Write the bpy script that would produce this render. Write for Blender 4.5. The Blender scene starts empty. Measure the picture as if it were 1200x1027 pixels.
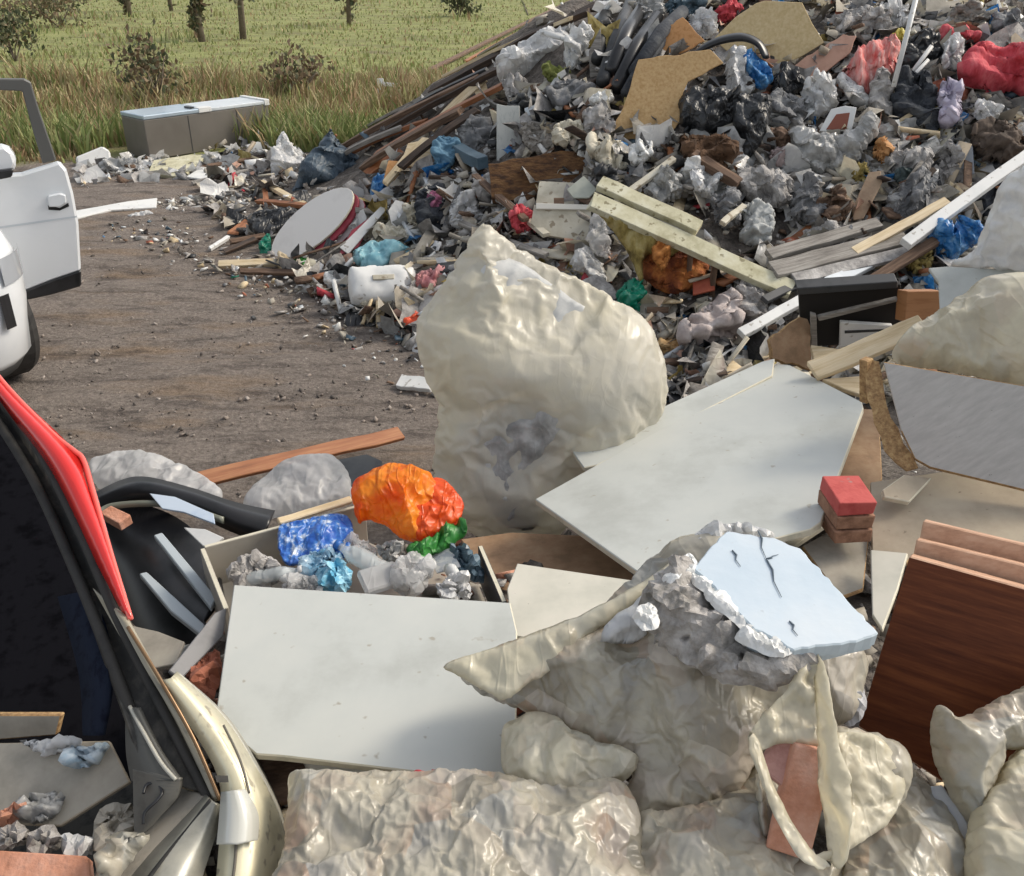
import bpy, math, random
import numpy as np
from mathutils import Vector, Matrix, noise
from mathutils.geometry import delaunay_2d_cdt
S = bpy.context.scene
COL = S.collection
R = math.radians
# ------------------------------------------------------------------ camera
PITCH, F, CAMH = R(27.5), 1100.0, 2.2
cam_d = bpy.data.cameras.new('camera'); cam = bpy.data.objects.new('camera', cam_d); COL.objects.link(cam)
cam.location = (0, 0, CAMH); cam.rotation_euler = (R(90) - PITCH, 0, 0)
cam_d.sensor_width = 36; cam_d.sensor_fit = 'HORIZONTAL'; cam_d.lens = 36 * F / 1200
cam_d.clip_start = .05; cam_d.clip_end = 3000
S.camera = cam
# ------------------------------------------------------------------ sky and sun (thin bright overcast, low sun ahead on the right)
SUN_EL, SUN_AZ = R(40), R(72)           # azimuth from +Y towards +X
w = bpy.data.worlds.new('World'); S.world = w; w.use_nodes = True
nt = w.node_tree; nt.nodes.clear()
sky = nt.nodes.new('ShaderNodeTexSky'); sky.sky_type = 'NISHITA'; sky.sun_disc = False
sky.sun_elevation = SUN_EL; sky.sun_rotation = SUN_AZ; sky.dust_density = 3.0; sky.air_density = 1.2
hs = nt.nodes.new('ShaderNodeHueSaturation'); hs.inputs['Saturation'].default_value = .3
bg = nt.nodes.new('ShaderNodeBackground'); bg.inputs['Strength'].default_value = .15
wo = nt.nodes.new('ShaderNodeOutputWorld')
nt.links.new(sky.outputs[0], hs.inputs['Color']); nt.links.new(hs.outputs[0], bg.inputs[0]); nt.links.new(bg.outputs[0], wo.inputs[0])
sl = bpy.data.lights.new('sun', 'SUN'); sl.energy = 1.5; sl.angle = R(16); sl.color = (1, .87, .68)
so = bpy.data.objects.new('sun', sl); COL.objects.link(so)
sd = Vector((math.sin(SUN_AZ) * math.cos(SUN_EL), math.cos(SUN_AZ) * math.cos(SUN_EL), math.sin(SUN_EL)))
so.rotation_euler = (-sd).to_track_quat('-Z', 'Y').to_euler(); so.location = sd * 30
S.view_settings.view_transform = 'Standard'; S.view_settings.look = 'None'
S.view_settings.exposure = 0.47; S.view_settings.gamma = 1
S.render.engine = 'CYCLES'
S.cycles.max_bounces = 8; S.cycles.transparent_max_bounces = 10
# ------------------------------------------------------------------ pixel -> ray helpers (where things stand in the place)
CAM = np.array([0, 0, CAMH]); FW = np.array([0, math.cos(PITCH), -math.sin(PITCH)]); UP = np.array([0, math.sin(PITCH), math.cos(PITCH)]); RT = np.array([1., 0, 0])
def ray(px, py):
    d = F * FW + RT * (px - 600) + UP * (513.5 - py); return d / np.linalg.norm(d)
def G(px, py, z=0.0):
    d = ray(px, py); return CAM + d * ((z - CAMH) / d[2])
def sst(a, b, x):
    t = min(1, max(0, (x - a) / (b - a))); return t * t * (3 - 2 * t)
def nz(x, y, s, k=0): return noise.noise(Vector((x * s + k * 17.3, y * s - k * 5.1, k * 3.7)))
def front_edge(x):                       # where the tipped heap meets the yard
    pts = [(-12, 9.5), (-3.2, 8.2), (-2.2, 7.2), (-1.3, 6.0), (-.5, 5.1), (.4, 4.6), (1.2, 4.3), (2.2, 4.2), (4, 4.1), (9, 4.0)]
    for (a, b), (c, d) in zip(pts, pts[1:]):
        if a <= x <= c: return b + (d - b) * (x - a) / (c - a)
    return 4.0
def H(x, y):                             # the tipped heap at the back
    left = sst(-2.75, 1.45, x + nz(x, y, .8, 5) * .3)
    h = (.12 + 1.75 * left) * sst(0, 4.6, y - front_edge(x)) ** .8
    h *= 1 - .55 * sst(10.2, 13.5, y)
    if x < -3.0: h *= max(0, 1 - (-3.0 - x) / 1.0)
    if h > .01: h += (.16 * nz(x, y, 1.1, 1) + .09 * nz(x, y, 2.7, 2) + .04 * nz(x, y, 7, 3)) * min(1, h * 2.2)
    if y > 11: h *= 1 - sst(11, 15, y)
    return max(0, h)
def Fg(x, y):                            # low heap the photographer stands over
    h = .44 * sst(-1.25, -.75, x) * (1 - sst(2.1, 3.5, y)) * sst(-1.5, -.2, y)
    h += .34 * sst(.6, 1.2, x) * sst(2.5, 3.0, y) * (1 - sst(3.3, 4.4, y))
    h *= 1 - sst(3.5, 5, x)
    if h > .01: h += .05 * nz(x, y, 2.5, 8)
    return max(0, h)
def HT(x, y): return max(H(x, y), Fg(x, y))
def hit(px, py):
    d = ray(px, py); t = .8
    while t < 60:
        p = CAM + d * t
        gp = p[2] - HT(p[0], p[1])
        if gp <= .004: return p
        t += max(.01, gp * .55)
    return CAM + d * 60
def nrm(v): v = np.asarray(v, float); return v / np.linalg.norm(v)
def plane3(a, b, c):                     # three (px, py, height) points -> plane
    A, B, Cc = G(*a), G(*b), G(*c); n = nrm(np.cross(B - A, Cc - A))
    if n @ (CAM - A) < 0: n = -n
    return A, n
def plane_at(px, py, lift=.05, face=.7, yaw=0.):
    p = hit(px, py); v = nrm(CAM - p); p = p + v * lift
    n = nrm(v * face + np.array([yaw, 0, 1]) * (1 - face)); return p, n
def onplane(px, py, pl):
    d = ray(px, py); return CAM + d * (((pl[0] - CAM) @ pl[1]) / (d @ pl[1]))
# ------------------------------------------------------------------ materials
def film_sheet(N=84, size=.9, grow=.2, bend=2.0, sp=.2, frames=22, grav=.2, lift=.02, seed=4, press=0):
    """one real crushed sheet, draped once; every bag borrows its folds from a different patch of it"""
    rng = np.random.default_rng(seed); a = np.linspace(0, size, N); gx, gy = np.meshgrid(a, a); V = np.stack([gx.ravel(), gy.ravel(), rng.normal(0, .0008, N * N)], 1)
    V0 = V.copy(); V0[:, 2] = 0
    ch = []
    for i in rng.permutation(N * N)[:3000]:
        if all(((V[i] - V[j]) ** 2).sum() > sp * sp * (.5 if rng.random() < .15 else 1) for j in ch): ch.append(int(i))
    hz = rng.normal(0, lift, len(ch)); w = np.zeros(N * N); acc = np.zeros(N * N)
    for j, h in zip(ch, hz): g = np.exp(-((V0 - V0[j]) ** 2).sum(1) / (sp * .45) ** 2); w += g; acc += g * h
    V[:, 2] += acc / (w + .2)
    q = [(j * N + i, j * N + i + 1, (j + 1) * N + i + 1, (j + 1) * N + i) for j in range(N - 1) for i in range(N - 1)]
    me = bpy.data.meshes.new('sheet'); me.from_pydata([tuple(p) for p in V], [], q); o = bpy.data.objects.new('sheet', me); COL.objects.link(o)
    vg = o.vertex_groups.new(name='pin'); pin = set(ch)
    for j in ch: pin |= {k for k in (j + 1, j - 1, j + N, j - N) if 0 <= k < N * N}
    pin |= {i for i in range(N * N) if i % N in (0, N - 1) or i // N in (0, N - 1)}
    vg.add(sorted(pin), 1.0, 'REPLACE')
    m = o.modifiers.new('c', 'CLOTH'); st = m.settings; st.quality = 5; st.mass = .05; st.air_damping = 3
    st.tension_stiffness = 15; st.compression_stiffness = 15; st.shear_stiffness = 10; st.bending_stiffness = bend; st.shrink_min = st.shrink_max = -grow
    if press: st.use_pressure = True; st.uniform_pressure_force = press
    st.effector_weights.gravity = grav; st.vertex_group_mass = 'pin'; st.pin_stiffness = 1
    m.collision_settings.use_collision = False; m.point_cache.frame_start = 1; m.point_cache.frame_end = frames + 1
    for f in range(1, frames + 1): S.frame_set(f)
    ev = o.evaluated_get(bpy.context.evaluated_depsgraph_get()).to_mesh(); W = np.zeros(N * N * 3); ev.vertices.foreach_get('co', W); W = W.reshape(-1, 3)
    bpy.data.objects.remove(o); bpy.data.meshes.remove(me); S.frame_set(1)
    return (W - V0).reshape(N, N, 3)
FILM = film_sheet(); FILM[..., 2] -= FILM[..., 2].mean()
def sample_film(Q, fs, rng, an=None):
    """3-D fold offsets at plane coordinates Q, taken from the crushed sheet, mirrored where it ends"""
    an = rng.uniform(0, 6.28) if an is None else an; c, s_ = math.cos(an), math.sin(an); X = (Q @ np.array([[c, -s_], [s_, c]])) / fs + rng.uniform(0, 1.8, 2)
    N = FILM.shape[0]; t = (X / .9) % 2; mir = np.where(t > 1, -1., 1.); t = np.where(t > 1, 2 - t, t) * (N - 1.001); i = t.astype(int); f = t - i
    g = lambda a, b: FILM[i[:, 1] + b, i[:, 0] + a]
    D = (g(0, 0) * ((1 - f[:, 0]) * (1 - f[:, 1]))[:, None] + g(1, 0) * (f[:, 0] * (1 - f[:, 1]))[:, None] + g(0, 1) * ((1 - f[:, 0]) * f[:, 1])[:, None] + g(1, 1) * (f[:, 0] * f[:, 1])[:, None]) * fs
    T = (D[:, :2] * mir) @ np.array([[c, s_], [-s_, c]]); return T, D[:, 2]
MATS = {}
def lin(c):
    if isinstance(c, str):
        c = [int(c[i:i + 2], 16) / 255 for i in (0, 2, 4)]
        c = [x / 12.92 if x <= .04045 else ((x + .055) / 1.055) ** 2.4 for x in c]
    return (*c, 1)
def mat(name, c1, c2=None, c3=None, scale=6, detail=5, rough=.6, bump=.0, bscale=30, stretch=(1, 1, 1), metal=0, trans=0, alpha=1, lo=.35, hi=.65,
        spec=.5, coat=0, speck=None, ridged=0, contents=0, rot=(0, 0, 0), bdist=.01, tcol=None):
    if name in MATS: return MATS[name]
    m = bpy.data.materials.new(name); m.use_nodes = True; t = m.node_tree; N = t.nodes; L = t.links
    b = N['Principled BSDF']; out = N['Material Output']
    b.inputs['Roughness'].default_value = rough; b.inputs['Metallic'].default_value = metal
    b.inputs['Specular IOR Level'].default_value = spec; b.inputs['Coat Weight'].default_value = coat
    tc = N.new('ShaderNodeTexCoord'); mp = N.new('ShaderNodeMapping'); mp.inputs['Scale'].default_value = stretch; mp.inputs['Rotation'].default_value = rot
    L.new(tc.outputs['Object'], mp.inputs[0])
    c2 = c2 or c1; c3 = c3 or c2
    n = N.new('ShaderNodeTexNoise'); n.inputs['Scale'].default_value = scale; n.inputs['Detail'].default_value = detail; n.inputs['Roughness'].default_value = .65
    L.new(mp.outputs[0], n.inputs['Vector'])
    cr = N.new('ShaderNodeValToRGB'); e = cr.color_ramp.elements
    e[0].position = lo; e[0].color = lin(c1); e[1].position = hi; e[1].color = lin(c3)
    k = e.new((lo + hi) / 2); k.color = lin(c2)
    L.new(n.outputs['Fac'], cr.inputs[0]); col = cr.outputs[0]
    if speck:
        sc, sz, cc = speck
        n2 = N.new('ShaderNodeTexNoise'); n2.inputs['Scale'].default_value = sc; n2.inputs['Detail'].default_value = 2; L.new(tc.outputs['Object'], n2.inputs['Vector'])
        r2 = N.new('ShaderNodeValToRGB'); r2.color_ramp.elements[0].position = sz; r2.color_ramp.elements[1].position = sz + .06; L.new(n2.outputs['Fac'], r2.inputs[0])
        mx = N.new('ShaderNodeMix'); mx.data_type = 'RGBA'; L.new(r2.outputs[0], mx.inputs['Factor']); L.new(col, mx.inputs['A']); mx.inputs['B'].default_value = lin(cc); col = mx.outputs['Result']
    if contents:                         # what is packed inside shows through where the film touches it
        vc = N.new('ShaderNodeTexVoronoi'); vc.inputs['Scale'].default_value = 11; L.new(tc.outputs['Object'], vc.inputs['Vector'])
        sc_ = N.new('ShaderNodeSeparateColor'); L.new(vc.outputs['Color'], sc_.inputs[0])
        rc = N.new('ShaderNodeValToRGB'); ee = rc.color_ramp.elements; ee[0].color = (.10, .09, .08, 1); ee[1].color = (.5, .47, .42, 1)
        for p_, cc in ((.25, (.26, .23, .2, 1)), (.45, (.3, .17, .12, 1)), (.6, (.2, .23, .26, 1)), (.8, (.42, .36, .33, 1))): ee.new(p_).color = cc
        L.new(sc_.outputs[0], rc.inputs[0])
        nc = N.new('ShaderNodeTexNoise'); nc.inputs['Scale'].default_value = 6; nc.inputs['Detail'].default_value = 5; L.new(tc.outputs['Object'], nc.inputs['Vector'])
        mc = N.new('ShaderNodeMapRange'); mc.inputs['From Min'].default_value = .40; mc.inputs['From Max'].default_value = .56; mc.inputs['To Max'].default_value = contents; L.new(nc.outputs['Fac'], mc.inputs['Value'])
        mx = N.new('ShaderNodeMix'); mx.data_type = 'RGBA'; L.new(mc.outputs[0], mx.inputs['Factor']); L.new(col, mx.inputs['A']); L.new(rc.outputs[0], mx.inputs['B']); col = mx.outputs['Result']
    L.new(col, b.inputs['Base Color'])
    if bump:
        nb = N.new('ShaderNodeTexNoise'); nb.inputs['Scale'].default_value = bscale; nb.inputs['Detail'].default_value = 4
        if ridged: nb.noise_type = 'RIDGED_MULTIFRACTAL'; nb.inputs['Roughness'].default_value = .5; nb.inputs['Distortion'].default_value = .6
        L.new(mp.outputs[0], nb.inputs['Vector'])
        bp = N.new('ShaderNodeBump'); bp.inputs['Strength'].default_value = bump; bp.inputs['Distance'].default_value = bdist
        hgt = nb.outputs['Fac']
        if ridged:                       # straight sharp creases of crushed film
            wn = N.new('ShaderNodeTexNoise'); wn.inputs['Scale'].default_value = 5; wn.inputs['Detail'].default_value = 2; L.new(tc.outputs['Object'], wn.inputs['Vector'])
            wm = N.new('ShaderNodeMix'); wm.data_type = 'VECTOR'; wm.inputs['Factor'].default_value = .06; L.new(tc.outputs['Object'], wm.inputs[4]); L.new(wn.outputs['Color'], wm.inputs[5])
            acc = None
            for sc, st, ro, wt in ((6, (1, .1, .8), (.4, .2, .5), .6), (10, (1, .08, .6), (1.2, .5, 2.1), .5), (17, (1, .08, .8), (2.2, 1.5, .3), .34), (28, (1, .1, .6), (.2, 2.2, 1.3), .25)):
                m2 = N.new('ShaderNodeMapping'); m2.inputs['Scale'].default_value = st; m2.inputs['Rotation'].default_value = ro; L.new(wm.outputs[1], m2.inputs[0])
                vo = N.new('ShaderNodeTexNoise'); vo.inputs['Scale'].default_value = sc; vo.inputs['Detail'].default_value = 0; L.new(m2.outputs[0], vo.inputs['Vector'])
                s1 = N.new('ShaderNodeMath'); s1.operation = 'SUBTRACT'; L.new(vo.outputs['Fac'], s1.inputs[0]); s1.inputs[1].default_value = .5
                s2 = N.new('ShaderNodeMath'); s2.operation = 'ABSOLUTE'; L.new(s1.outputs[0], s2.inputs[0])
                mr = N.new('ShaderNodeMapRange'); mr.inputs['From Min'].default_value = 0; mr.inputs['From Max'].default_value = .055; mr.inputs['To Min'].default_value = 1; mr.inputs['To Max'].default_value = 0; L.new(s2.outputs[0], mr.inputs['Value'])
                mu = N.new('ShaderNodeMath'); mu.operation = 'MULTIPLY_ADD'; L.new(mr.outputs[0], mu.inputs[0]); mu.inputs[1].default_value = wt
                if acc: L.new(acc, mu.inputs[2])
                else: mu.inputs[2].default_value = 0
                acc = mu.outputs[0]
            vo = N.new('ShaderNodeTexVoronoi'); vo.inputs['Scale'].default_value = 9; L.new(wm.outputs[1], vo.inputs['Vector'])
            mu = N.new('ShaderNodeMath'); mu.operation = 'MULTIPLY_ADD'; L.new(vo.outputs['Distance'], mu.inputs[0]); mu.inputs[1].default_value = .7; L.new(acc, mu.inputs[2]); acc = mu.outputs[0]
            hgt = acc
        L.new(hgt, bp.inputs['Height']); L.new(bp.outputs[0], b.inputs['Normal'])
    sh = b.outputs[0]
    if trans:
        tr = N.new('ShaderNodeBsdfTranslucent')
        if tcol: tr.inputs['Color'].default_value = lin(tcol)
        else: L.new(col, tr.inputs['Color'])
        mm = N.new('ShaderNodeMixShader'); mm.inputs[0].default_value = trans; L.new(sh, mm.inputs[1]); L.new(tr.outputs[0], mm.inputs[2]); sh = mm.outputs[0]
    if alpha < 1:
        ta = N.new('ShaderNodeBsdfTransparent'); mm = N.new('ShaderNodeMixShader'); mm.inputs[0].default_value = alpha
        L.new(ta.outputs[0], mm.inputs[1]); L.new(sh, mm.inputs[2]); sh = mm.outputs[0]
    L.new(sh, out.inputs[0]); MATS[name] = m; return m
M = mat
def plastic_bag(name, a, b_, c, tcol=(.86, .78, .58), trans=.42, alpha=1, scale=3.2, rough=.28, speck=None, contents=0, bump=.3):
    return mat(name, a, b_, c, scale=scale, detail=6, rough=rough, bump=bump, bscale=9, bdist=.012, ridged=1, speck=speck, contents=contents, trans=trans, tcol=tcol, alpha=alpha, lo=.33, hi=.62, spec=.5)
BAG = plastic_bag('cream_bag_film', (.38, .37, .33), (.5, .475, .4), (.62, .58, .47))
BAGY = plastic_bag('yellowed_bag_film', (.54, .505, .39), (.67, .63, .49), (.79, .75, .61), trans=.22, contents=.4)
BAGG = plastic_bag('grey_bag_film', (.33, .315, .275), (.54, .505, .41), (.72, .68, .54), trans=.2, contents=.7)
BAGB = plastic_bag('big_bag_film', (.56, .55, .50), (.65, .62, .53), (.73, .68, .53), scale=2.4, trans=.2, alpha=.76, bump=.12)
FLAPM = plastic_bag('thin_cream_film', (.58, .54, .42), (.72, .68, .55), (.84, .80, .67), trans=.45, tcol=(.9, .85, .7))
CLEAR = plastic_bag('clear_film', (.45, .46, .46), (.62, .62, .62), (.75, .75, .75), tcol=(.8, .8, .8), alpha=.75, scale=9, rough=.25)
WHITEF = plastic_bag('white_film', (.5, .52, .55), (.68, .68, .68), (.78, .78, .76), tcol=(.8, .8, .78), trans=.25, scale=8)
GREYF = plastic_bag('dirty_grey_film', (.2, .2, .2), (.38, .38, .37), (.56, .56, .55), tcol=(.55, .55, .52), trans=.2, scale=9)
BLACKF = mat('black_film', (.012, .013, .015), (.025, .027, .03), (.05, .052, .055), rough=.38, bump=.7, bdist=.014, bscale=25, ridged=1)
BLUEF = mat('blue_film', (.01, .09, .3), (.03, .2, .5), (.2, .4, .62), rough=.35, bump=.7, bdist=.014, trans=.2, scale=12, ridged=1)
TARP = mat('slate_tarp', (.035, .055, .08), (.05, .08, .11), (.09, .12, .15), rough=.5, bump=.7, bdist=.014, ridged=1)
REDC = mat('red_cloth', (.4, .03, .04), (.55, .07, .09), (.62, .14, .15), rough=.85, bump=.6, bscale=20, stretch=(3, 1, 1))
ORANGE = mat('orange_film', (.75, .1, .005), (.95, .24, .01), (.95, .36, .03), rough=.35, bump=.7, bdist=.014, trans=.45, tcol=(1, .33, .02), scale=5, lo=.4, hi=.55, ridged=1)
REDF = mat('scarlet_film', (.65, .05, .01), (.85, .13, .02), rough=.35, bump=.7, bdist=.014, trans=.35, tcol=(1, .1, .02), ridged=1)
GREENF = mat('green_film', (.02, .16, .03), (.05, .28, .05), (.1, .35, .1), rough=.4, bump=.7, bdist=.014, trans=.2, ridged=1)
EMER = mat('emerald_plastic', (.0, .12, .07), (.0, .2, .12), rough=.35)
WBOARD = mat('white_laminate', (.42, .435, .41), (.50, .52, .495), (.53, .545, .515), scale=2.2, detail=9, lo=.36, hi=.6, rough=.48, speck=(26, .70, (.36, .34, .29)), bump=.03, bscale=8)
CBOARD = mat('cream_laminate', (.5, .49, .42), (.6, .58, .5), (.65, .62, .54), scale=3, rough=.5, speck=(50, .72, (.35, .32, .26)))
EDGEW = mat('board_edge', (.5, .48, .38), (.62, .58, .46), rough=.6, scale=20)
EDGED = mat('chip_edge', (.22, .13, .06), (.36, .22, .1), (.5, .34, .16), rough=.85, scale=60, bump=.7, bscale=120, bdist=.004)
GREYL = mat('grey_laminate', (.42, .40, .375), (.46, .44, .41), (.5, .48, .45), scale=14, stretch=(1, 6, 1), rough=.65, spec=.3, speck=(70, .73, (.15, .14, .13)))
CHIP = mat('chipboard', (.44, .27, .11), (.52, .34, .16), (.58, .4, .2), scale=50, rough=.8, bump=.25, bscale=120, bdist=.003, speck=(9, .68, (.36, .2, .08)))
CHIP2 = mat('pale_chipboard', (.5, .38, .19), (.57, .44, .24), (.62, .5, .29), scale=40, rough=.8, bump=.2, bscale=100, bdist=.003)
CHIPO = mat('orange_chipboard', (.42, .2, .07), (.52, .27, .11), rough=.8, scale=30, bump=.2)
HARD = mat('brown_hardboard', (.25, .16, .09), (.32, .2, .115), (.37, .25, .15), scale=14, rough=.75, bump=.15)
TAN = mat('tan_board', (.32, .27, .2), (.38, .32, .24), (.42, .36, .27), scale=6, rough=.7, speck=(40, .7, (.22, .18, .13)))
DUSTY = mat('dusty_board', (.26, .24, .2), (.34, .31, .26), (.4, .37, .31), scale=7, rough=.85)
MAHOG = mat('mahogany_veneer', (.07, .018, .007), (.13, .036, .013), (.21, .065, .022), scale=7, detail=6, rough=.6, spec=.25, stretch=(.5, 1, 9), rot=(0, R(8), 0), lo=.3, hi=.7)
PINKW = mat('planed_pink_wood', (.42, .24, .15), (.52, .31, .2), (.58, .37, .25), scale=18, rough=.6, stretch=(.3, 3, 3))
WOODL = mat('pale_wood', (.5, .38, .22), (.62, .5, .32), (.68, .57, .4), scale=9, rough=.7, stretch=(.4, 5, 5), bump=.2)
WOODB = mat('weathered_brown_wood', (.075, .045, .03), (.14, .085, .055), (.23, .15, .1), scale=9, rough=.85, stretch=(.4, 6, 6), bump=.5)
WOODD = mat('dark_wet_wood', (.02, .014, .01), (.045, .028, .02), (.09, .055, .035), scale=9, rough=.7, stretch=(.4, 6, 6), bump=.5)
WOODR = mat('reddish_wood', (.2, .075, .03), (.29, .11, .045), (.36, .16, .07), scale=8, rough=.6, stretch=(.4, 5, 5), bump=.2)
WOODG = mat('grey_wood', (.16, .145, .13), (.26, .24, .215), (.36, .34, .31), scale=9, rough=.9, stretch=(.4, 6, 6), bump=.5)
BRICK = mat('red_brick', (.25, .07, .04), (.36, .12, .07), (.45, .19, .12), scale=22, rough=.9, bump=.6, bscale=50, speck=(14, .62, (.3, .24, .2)))
BRICKT = mat('brick_red_face', (.42, .06, .055), (.5, .09, .08), scale=15, rough=.8, bump=.4, speck=(20, .68, (.35, .2, .18)))
SALM = mat('salmon_brick', (.45, .2, .12), (.55, .27, .18), (.6, .34, .25), scale=14, rough=.9, bump=.6, bscale=50)
WHITEP = mat('white_plastic', (.62, .63, .62), (.72, .72, .7), rough=.4, scale=4, speck=(24, .66, (.42, .4, .36)))
IVORY = mat('aged_ivory_plastic', (.42, .38, .29), (.54, .5, .4), (.6, .57, .48), rough=.55, scale=5, speck=(18, .62, (.28, .23, .16)))
FOAM = mat('pale_blue_foam_board', (.47, .56, .64), (.52, .6, .67), (.57, .63, .68), scale=3, rough=.6, speck=(30, .7, (.42, .47, .52)), bump=.08)
FOAMS = mat('foam_side', (.4, .49, .55), (.52, .6, .65), rough=.7, scale=6)
PLAST = mat('grey_plaster', (.2, .19, .17), (.34, .32, .3), (.5, .48, .46), scale=16, rough=.95, bump=.9, bscale=40)
GREYM = mat('shaded_grey_enamel', (.15, .135, .115), (.17, .155, .135), (.19, .172, .15), scale=1.5, rough=.45, metal=.2)
STEELL = mat('pale_enamel', (.5, .54, .57), (.6, .64, .67), rough=.3, scale=5)
ALU = mat('bare_aluminium', (.5, .53, .55), (.62, .64, .66), rough=.35, metal=.3, scale=8)
DGREY = mat('dark_grey_plastic', (.018, .02, .022), (.04, .042, .045), rough=.5, scale=8)
BLACKP = mat('black_plastic', (.008, .009, .01), (.02, .02, .022), rough=.32, scale=6)
PIPE = mat('blue_grey_pipe', (.05, .09, .12), (.09, .14, .18), rough=.4)
RAG = mat('grey_rag', (.11, .115, .12), (.19, .19, .195), (.3, .3, .295), scale=9, rough=.95, bump=.7, bscale=40)
RAGD = mat('charcoal_rag', (.02, .023, .03), (.04, .045, .055), (.08, .085, .09), scale=9, rough=.95, bump=.7, bscale=40)
SACK = mat('dusty_grey_sacking', (.2, .19, .185), (.34, .325, .31), (.5, .48, .46), scale=11, rough=.9, bump=.8, bscale=40)
UPH = mat('mustard_upholstery', (.12, .085, .02), (.3, .23, .07), (.42, .35, .16), scale=7, rough=.9, bump=.6, stretch=(2, 1, 1))
RUST = mat('rust_foam', (.1, .02, .008), (.25, .07, .015), (.45, .17, .04), scale=7, rough=.9, bump=.8)
PINKC = mat('dusty_pink_card', (.38, .22, .16), (.46, .28, .21), rough=.85, scale=8)
CREAMC = mat('cream_moulding', (.42, .39, .25), (.55, .52, .36), (.62, .6, .46), scale=10, rough=.7, speck=(22, .63, (.25, .22, .13)))
SOIL = mat('tip_soil', (.06, .052, .045), (.12, .103, .09), (.2, .178, .155), scale=14, rough=1, bump=1, bscale=40, bdist=.03)
# ------------------------------------------------------------------ mesh helpers
def meta(o, label=None, cat=None, group=None, kind=None):
    if label: o['label'] = label
    if cat: o['category'] = cat
    if group: o['group'] = group
    if kind: o['kind'] = kind
    return o
def mesh_obj(name, V, Fc, mats, parent=None, smooth=False, mi=None, org=None):
    V = np.asarray(V, float)
    if parent is not None: org = np.array(parent['_o'])
    elif org is None:
        org = V.mean(0); org[2] = V[:, 2].min()
    me = bpy.data.meshes.new(name); me.from_pydata([tuple(v) for v in V - org], [], [tuple(int(i) for i in f) for f in Fc])
    for m in (mats if isinstance(mats, (list, tuple)) else [mats]): me.materials.append(m)
    if mi is not None: me.polygons.foreach_set('material_index', np.asarray(mi, np.int32))
    if smooth: me.polygons.foreach_set('use_smooth', np.ones(len(me.polygons), bool))
    me.update()
    o = bpy.data.objects.new(name, me); COL.objects.link(o)
    if parent is not None: o.parent = parent
    else: o.location = org
    return o
def thing(name, loc, label, cat, group=None):
    o = bpy.data.objects.new(name, None); COL.objects.link(o); o.location = loc; o.empty_display_size = .1
    o['_o'] = [float(c) for c in loc]; meta(o, label, cat, group); return o
def fast_mesh(name, V, tris, mats, mi=None, smooth=False):
    V = np.asarray(V, np.float32); tris = np.asarray(tris, np.int32); n = tris.shape[1]
    me = bpy.data.meshes.new(name); me.vertices.add(len(V)); me.vertices.foreach_set('co', V.ravel())
    me.loops.add(tris.size); me.loops.foreach_set('vertex_index', tris.ravel())
    me.polygons.add(len(tris)); me.polygons.foreach_set('loop_start', np.arange(0, tris.size, n, dtype=np.int32))
    for m in mats: me.materials.append(m)
    if mi is not None: me.polygons.foreach_set('material_index', np.asarray(mi, np.int32))
    if smooth: me.polygons.foreach_set('use_smooth', np.ones(len(tris), bool))
    me.update(calc_edges=True); me.validate()
    o = bpy.data.objects.new(name, me); COL.objects.link(o); return o
def bevel(o, wd=.004, seg=2):
    b = o.modifiers.new('bevel', 'BEVEL'); b.width = wd; b.segments = seg; b.limit_method = 'ANGLE'; return o
def jag(poly, step, amp, rng):           # broken, chipped outline
    out = []
    for i in range(len(poly)):
        a = np.array(poly[i], float); b = np.array(poly[(i + 1) % len(poly)], float); L_ = np.linalg.norm(b - a); n = max(1, int(L_ / step))
        for k in range(n):
            p = a + (b - a) * k / n
            if k: p = p + rng.normal(0, amp, 2)
            out.append(tuple(p))
    return out
def slab(name, poly, pl, th, face, edge=None, parent=None, label=None, cat=None, group=None, rough_edge=0, bow=0, seed=0, bv=.003):
    """flat board: outline given by sight lines onto a real plane, with real thickness away from the viewer"""
    rng = np.random.default_rng(seed + len(poly))
    if isinstance(pl[0], tuple): pl = plane3(*pl)
    n = pl[1]
    P = np.array([onplane(x, y, pl) for x, y in poly])
    if rough_edge:
        u = nrm(P[1] - P[0]); v = np.cross(n, u)
        p2 = jag([(float((p - P[0]) @ u), float((p - P[0]) @ v)) for p in P], rough_edge * 4, rough_edge * .5, rng)
        P = np.array([P[0] + u * a + v * b for a, b in p2])
    k = len(P); area = sum(np.cross(P[i] - P[0], P[(i + 1) % k] - P[0]) @ n for i in range(k))
    if area < 0: P = P[::-1]
    V = np.vstack([P, P - n * th])
    Fc = [list(range(k)), list(range(2 * k - 1, k - 1, -1))] + [[i, i + k, (i + 1) % k + k, (i + 1) % k] for i in range(k)]
    o = mesh_obj(name, V, Fc, [face, edge or face], parent, mi=[0, 0] + [1] * k)
    if bv: bevel(o, min(bv, th * .2), 1)
    if label: meta(o, label, cat, group)
    return o
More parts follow.
